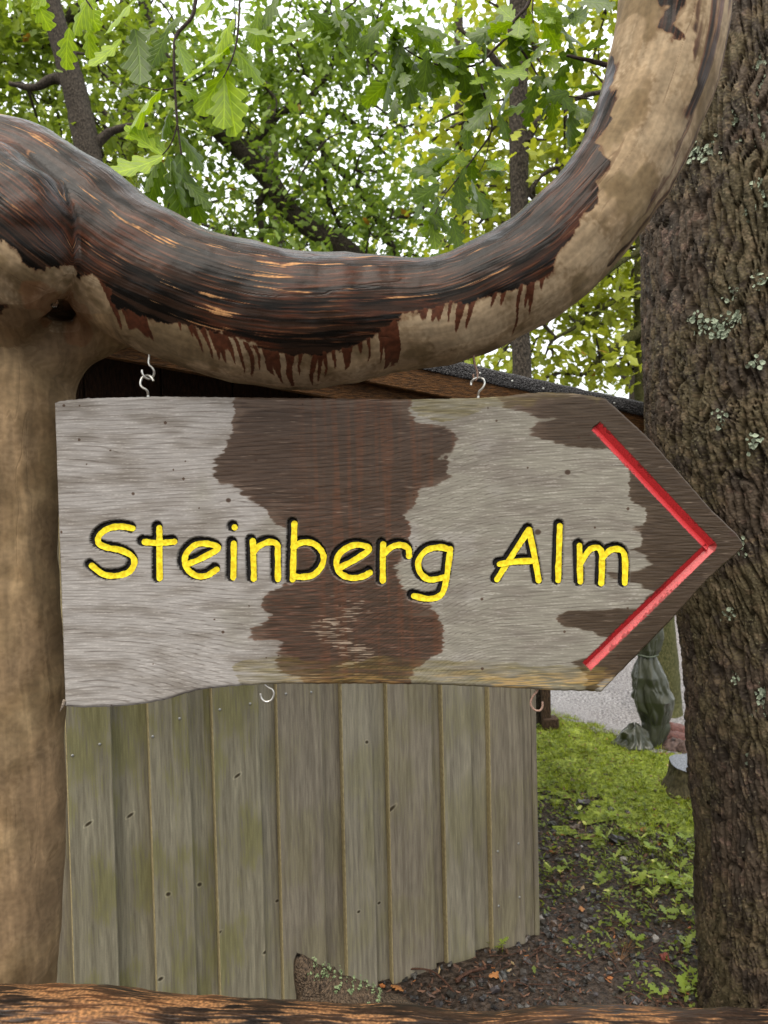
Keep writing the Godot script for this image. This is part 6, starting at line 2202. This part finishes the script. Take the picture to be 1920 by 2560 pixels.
func make_oak_sprays() -> void:
	for k in 6:
		oak_meshes.append(oak_leaf_mesh(600 + k, [0.1, 0.35, 0.55, 0.2, -0.2, 0.45][k]))
	oak_mats = [oak_leaf_material(Vector3(122, 152, 22), Vector3(156, 182, 34), 611, 0.42), oak_leaf_material(Vector3(66, 92, 26), Vector3(92, 116, 36), 613, 0.3), oak_leaf_material(Vector3(98, 128, 26), Vector3(128, 154, 36), 615, 0.36)]
	var bark := grainy(lin(0.018, 0.012, 0.010), lin(0.06, 0.04, 0.032), 0.6, Vector3.ONE * 30, 621)
	# spray over the fork of the log
	var a := thing("oak_spray", "hanging oak twig with large bright leaves above the dark log bend", "oak twig", [Vector3(-0.4404, 2.894, -1.95)][0], "oak sprays hanging from above")
	twig_part(a, [Vector3(-0.4154, 2.961, -1.95), Vector3(-0.436, 2.8487, -1.95), Vector3(-0.4494, 2.7869, -1.95), Vector3(-0.4887, 2.7425, -1.95), Vector3(-0.4972, 2.6917, -1.95), Vector3(-0.4974, 2.6122, -1.95), Vector3(-0.495, 2.5381, -1.95), Vector3(-0.4916, 2.4981, -1.95), Vector3(-0.4862, 2.4466, -1.95)], 0.0055, 0.002, bark)
	twig_part(a, [Vector3(-0.4974, 2.6122, -1.95), Vector3(-0.5414, 2.6075, -1.95), Vector3(-0.5815, 2.6197, -1.95)], 0.0022, 0.0012, bark)
	twig_part(a, [Vector3(-0.4929, 2.5301, -1.95), Vector3(-0.5083, 2.4814, -1.95), Vector3(-0.5349, 2.4477, -1.95), Vector3(-0.5641, 2.4369, -1.95)], 0.0022, 0.0012, bark)
	twig_part(a, [Vector3(-0.3171, 2.8583, -1.9), Vector3(-0.3247, 2.7484, -1.9), Vector3(-0.3331, 2.6879, -1.9), Vector3(-0.3479, 2.6441, -1.9), Vector3(-0.3669, 2.608, -1.9)], 0.003, 0.0015, bark)
	var hero := [[Vector3(-0.3423, 2.7668, -1.93), Vector3(-0.4074, 2.6876, -1.93)], [Vector3(-0.344, 2.7086, -1.93), Vector3(-0.4416, 2.5941, -1.9)], [Vector3(-0.3444, 2.694, -1.93), Vector3(-0.2744, 2.6251, -1.93)], [Vector3(-0.3607, 2.6438, -1.93), Vector3(-0.439, 2.5465, -1.93)], [Vector3(-0.3656, 2.6327, -1.93), Vector3(-0.3435, 2.4832, -1.9)], [Vector3(-0.3704, 2.6238, -1.93), Vector3(-0.3633, 2.497, -1.9)], [Vector3(-0.335, 2.7443, -1.93), Vector3(-0.2468, 2.7143, -1.93)], [Vector3(-0.6274, 2.7343, -1.95), Vector3(-0.6956, 2.6598, -1.95)], [Vector3(-0.5801, 2.8407, -1.95), Vector3(-0.6726, 2.7613, -1.95)], [Vector3(-0.598, 2.7714, -1.97), Vector3(-0.5723, 2.6299, -1.97)], [Vector3(-0.5139, 2.7487, -1.95), Vector3(-0.5452, 2.67, -1.95)], [Vector3(-0.4891, 2.7312, -1.95), Vector3(-0.4574, 2.6363, -1.95)], [Vector3(-0.5297, 2.6129, -1.95), Vector3(-0.6457, 2.5289, -1.95)], [Vector3(-0.511, 2.5745, -1.97), Vector3(-0.5527, 2.5109, -1.97)], [Vector3(-0.4971, 2.6213, -1.95), Vector3(-0.4356, 2.5903, -1.95)], [Vector3(-0.4955, 2.5233, -1.95), Vector3(-0.4336, 2.5025, -1.95)], [Vector3(-0.5325, 2.4476, -1.95), Vector3(-0.6279, 2.5069, -1.95)], [Vector3(-0.5262, 2.4595, -1.97), Vector3(-0.5763, 2.5022, -1.97)], [Vector3(-0.5272, 2.4356, -1.93), Vector3(-0.6383, 2.365, -1.9)], [Vector3(-0.5263, 2.4561, -1.97), Vector3(-0.4476, 2.3467, -1.97)], [Vector3(-0.5097, 2.4357, -1.95), Vector3(-0.5134, 2.3178, -1.95)], [Vector3(-0.5409, 2.4391, -1.97), Vector3(-0.5812, 2.3497, -1.97)], [Vector3(-0.4967, 2.5073, -1.97), Vector3(-0.4333, 2.4344, -1.97)], [Vector3(-0.4862, 2.3893, -1.97), Vector3(-0.4176, 2.3322, -1.97)], [Vector3(-0.5465, 2.445, -1.97), Vector3(-0.6012, 2.3826, -1.97)], [Vector3(-0.491, 2.4611, -1.97), Vector3(-0.4864, 2.3047, -1.97)], [Vector3(-0.5504, 2.7903, -2), Vector3(-0.6228, 2.7454, -2)], [Vector3(-0.5636, 2.7441, -2), Vector3(-0.6019, 2.6577, -2)], [Vector3(-0.6023, 2.646, -2), Vector3(-0.6484, 2.612, -2)], [Vector3(-0.2892, 2.8309, -2), Vector3(-0.3093, 2.7443, -2)], [Vector3(-0.241, 2.8646, -2), Vector3(-0.2904, 2.7845, -2)], [Vector3(-0.3937, 2.8912, -2), Vector3(-0.4315, 2.8109, -2)], [Vector3(-0.4784, 2.8235, -2), Vector3(-0.5384, 2.7958, -2)], [Vector3(-0.4967, 2.4155, -2), Vector3(-0.4583, 2.3088, -2)]]
	for k in hero.size():
		hang_leaf(a, hero[k][0], hero[k][1], [0, 0, 2, 0, 0, 0, 2, 0, 0, 1, 1, 2, 0, 1, 2, 0, 0, 2, 0, 1, 1, 1, 1, 1, 2, 1, 1, 1, 1, 2, 1, 0, 1, 1][k], 0.0, 1.05)
	# spray at the corner above the post
	var b := thing("oak_spray", "short oak twig with a few broad leaves above the forked post", "oak twig", [Vector3(-0.6838, 2.7544, -1.7)][0], "oak sprays hanging from above")
	twig_part(b, [Vector3(-0.7411, 2.8341, -1.7), Vector3(-0.6939, 2.7546, -1.7), Vector3(-0.6358, 2.6943, -1.7), Vector3(-0.607, 2.6543, -1.7)], 0.003, 0.0015, bark)
	for q in [[Vector3(-0.7361, 2.6966, -1.7), Vector3(-0.7107, 2.6191, -1.7)], [Vector3(-0.6007, 2.6936, -1.7), Vector3(-0.6665, 2.6201, -1.7)], [Vector3(-0.678, 2.6459, -1.75), Vector3(-0.6974, 2.5629, -1.75)], [Vector3(-0.7858, 2.7075, -1.7), Vector3(-0.7999, 2.6537, -1.7)], [Vector3(-0.6311, 2.655, -1.75), Vector3(-0.6469, 2.5862, -1.75)], [Vector3(-0.6852, 2.7151, -1.7), Vector3(-0.7375, 2.6572, -1.7)], [Vector3(-0.6548, 2.7164, -1.75), Vector3(-0.6108, 2.6444, -1.75)]]:
		hang_leaf(b, q[0], q[1], [0, 2, 0][rng.randi() % 3])
	# the wide spray under the sky gap
	var c := thing("oak_spray", "wide drooping oak branch full of leaves beside the rising log", "oak twig", [Vector3(0.4706, 3.1042, -2.3)][0], "oak sprays hanging from above")
	var lines := [
		twig_part(c, [Vector3(0.4923, 3.1834, -2.3), Vector3(0.4611, 3.0245, -2.3), Vector3(0.4264, 2.9786, -2.3), Vector3(0.3985, 2.9392, -2.3), Vector3(0.4182, 2.9027, -2.3), Vector3(0.4515, 2.8578, -2.3), Vector3(0.518, 2.7625, -2.3), Vector3(0.6403, 2.7329, -2.3)], 0.006, 0.002, bark),
		twig_part(c, [Vector3(0.4065, 2.9297, -2.3), Vector3(0.3636, 2.8932, -2.3), Vector3(0.3014, 2.841, -2.3), Vector3(0.1992, 2.8406, -2.3), Vector3(0.1048, 2.8829, -2.3), Vector3(0.0329, 2.954, -2.3)], 0.0045, 0.0015, bark),
		twig_part(c, [Vector3(0.3013, 2.8343, -2.3), Vector3(0.3267, 2.7399, -2.3), Vector3(0.3428, 2.6521, -2.3), Vector3(0.2894, 2.5725, -2.3), Vector3(0.2348, 2.5062, -2.3), Vector3(0.1842, 2.4397, -2.3), Vector3(0.1565, 2.3591, -2.3)], 0.0035, 0.0012, bark),
		twig_part(c, [Vector3(0.4952, 3.1637, -2.35), Vector3(0.479, 3.0281, -2.35), Vector3(0.4836, 2.9707, -2.35), Vector3(0.48, 2.9189, -2.35)], 0.003, 0.0015, bark),
		twig_part(c, [Vector3(0.8151, 2.7565, -2.25), Vector3(0.6744, 2.803, -2.25), Vector3(0.6027, 2.8229, -2.25), Vector3(0.5549, 2.8344, -2.25)], 0.009, 0.004, bark),
		twig_part(c, [Vector3(0.0784, 3.1661, -2.3), Vector3(-0.0189, 3.0619, -2.3), Vector3(-0.0813, 3.0099, -2.3), Vector3(-0.1429, 2.9913, -2.3)], 0.003, 0.0012, bark),
		twig_part(c, [Vector3(0.3428, 2.6521, -2.3), Vector3(0.3221, 2.565, -2.3), Vector3(0.3036, 2.529, -2.3)], 0.0016, 0.001, bark)]
	var at := [Vector3(-0.1563, 2.9983, -2.3), Vector3(-0.0891, 2.9701, -2.3), Vector3(-0.0203, 3.0019, -2.3), Vector3(0.0603, 2.9601, -2.3), Vector3(0.0999, 2.9057, -2.3), Vector3(0.1616, 2.9311, -2.3), Vector3(0.029, 2.7801, -2.3), Vector3(0.0833, 2.7722, -2.3), Vector3(0.2444, 2.9893, -2.3), Vector3(0.3259, 2.9875, -2.3), Vector3(0.3873, 2.9995, -2.3), Vector3(0.5361, 2.9562, -2.3), Vector3(0.6248, 2.9742, -2.3), Vector3(0.5777, 3.0086, -2.3), Vector3(0.4247, 2.8048, -2.3), Vector3(0.5121, 2.7357, -2.3), Vector3(0.4641, 2.7167, -2.3), Vector3(0.5872, 2.7408, -2.3), Vector3(0.2021, 2.5812, -2.3), Vector3(0.1535, 2.5418, -2.3), Vector3(0.2549, 2.4855, -2.3), Vector3(0.3106, 2.5383, -2.3), Vector3(0.1048, 2.5024, -2.3), Vector3(0.1873, 2.857, -2.3), Vector3(0.2624, 2.8687, -2.3), Vector3(0.3428, 2.7999, -2.3), Vector3(0.3852, 2.8793, -2.3), Vector3(0.1255, 2.8316, -2.3), Vector3(0.2745, 2.788, -2.3), Vector3(0.2999, 2.6935, -2.3), Vector3(0.5627, 2.9155, -2.3), Vector3(0.4945, 2.9036, -2.3), Vector3(0.0885, 3.0062, -2.3), Vector3(0.17, 3.0043, -2.3), Vector3(-0.1149, 3.024, -2.3), Vector3(0.2091, 2.9234, -2.3), Vector3(0.0515, 2.8734, -2.3), Vector3(0.4412, 2.9716, -2.3), Vector3(0.1573, 2.3997, -2.3), Vector3(0.2332, 2.4251, -2.3)]
	for q in at:
		var near: Vector3 = lines[0][0]
		for l in lines:
			for e in l:
				if e.distance_to(q) < near.distance_to(q):
					near = e
		for j in 4:
			var base: Vector3 = near.lerp(q, rng.randf_range(0.2, 0.7)) + Vector3(rng.randfn(0, 0.02), rng.randfn(0, 0.02), rng.randfn(0, 0.05))
			var dir: Vector3 = (q - near) * 0.6 + Vector3(rng.randfn(0, 0.05), -0.05 + rng.randfn(0, 0.035), rng.randfn(0, 0.04))
			dir = dir.normalized() * rng.randf_range(0.075, 0.115)
			hang_leaf(c, base, base + dir, [1, 1, 1, 2][rng.randi() % 4], rng.randfn(0, 0.5))
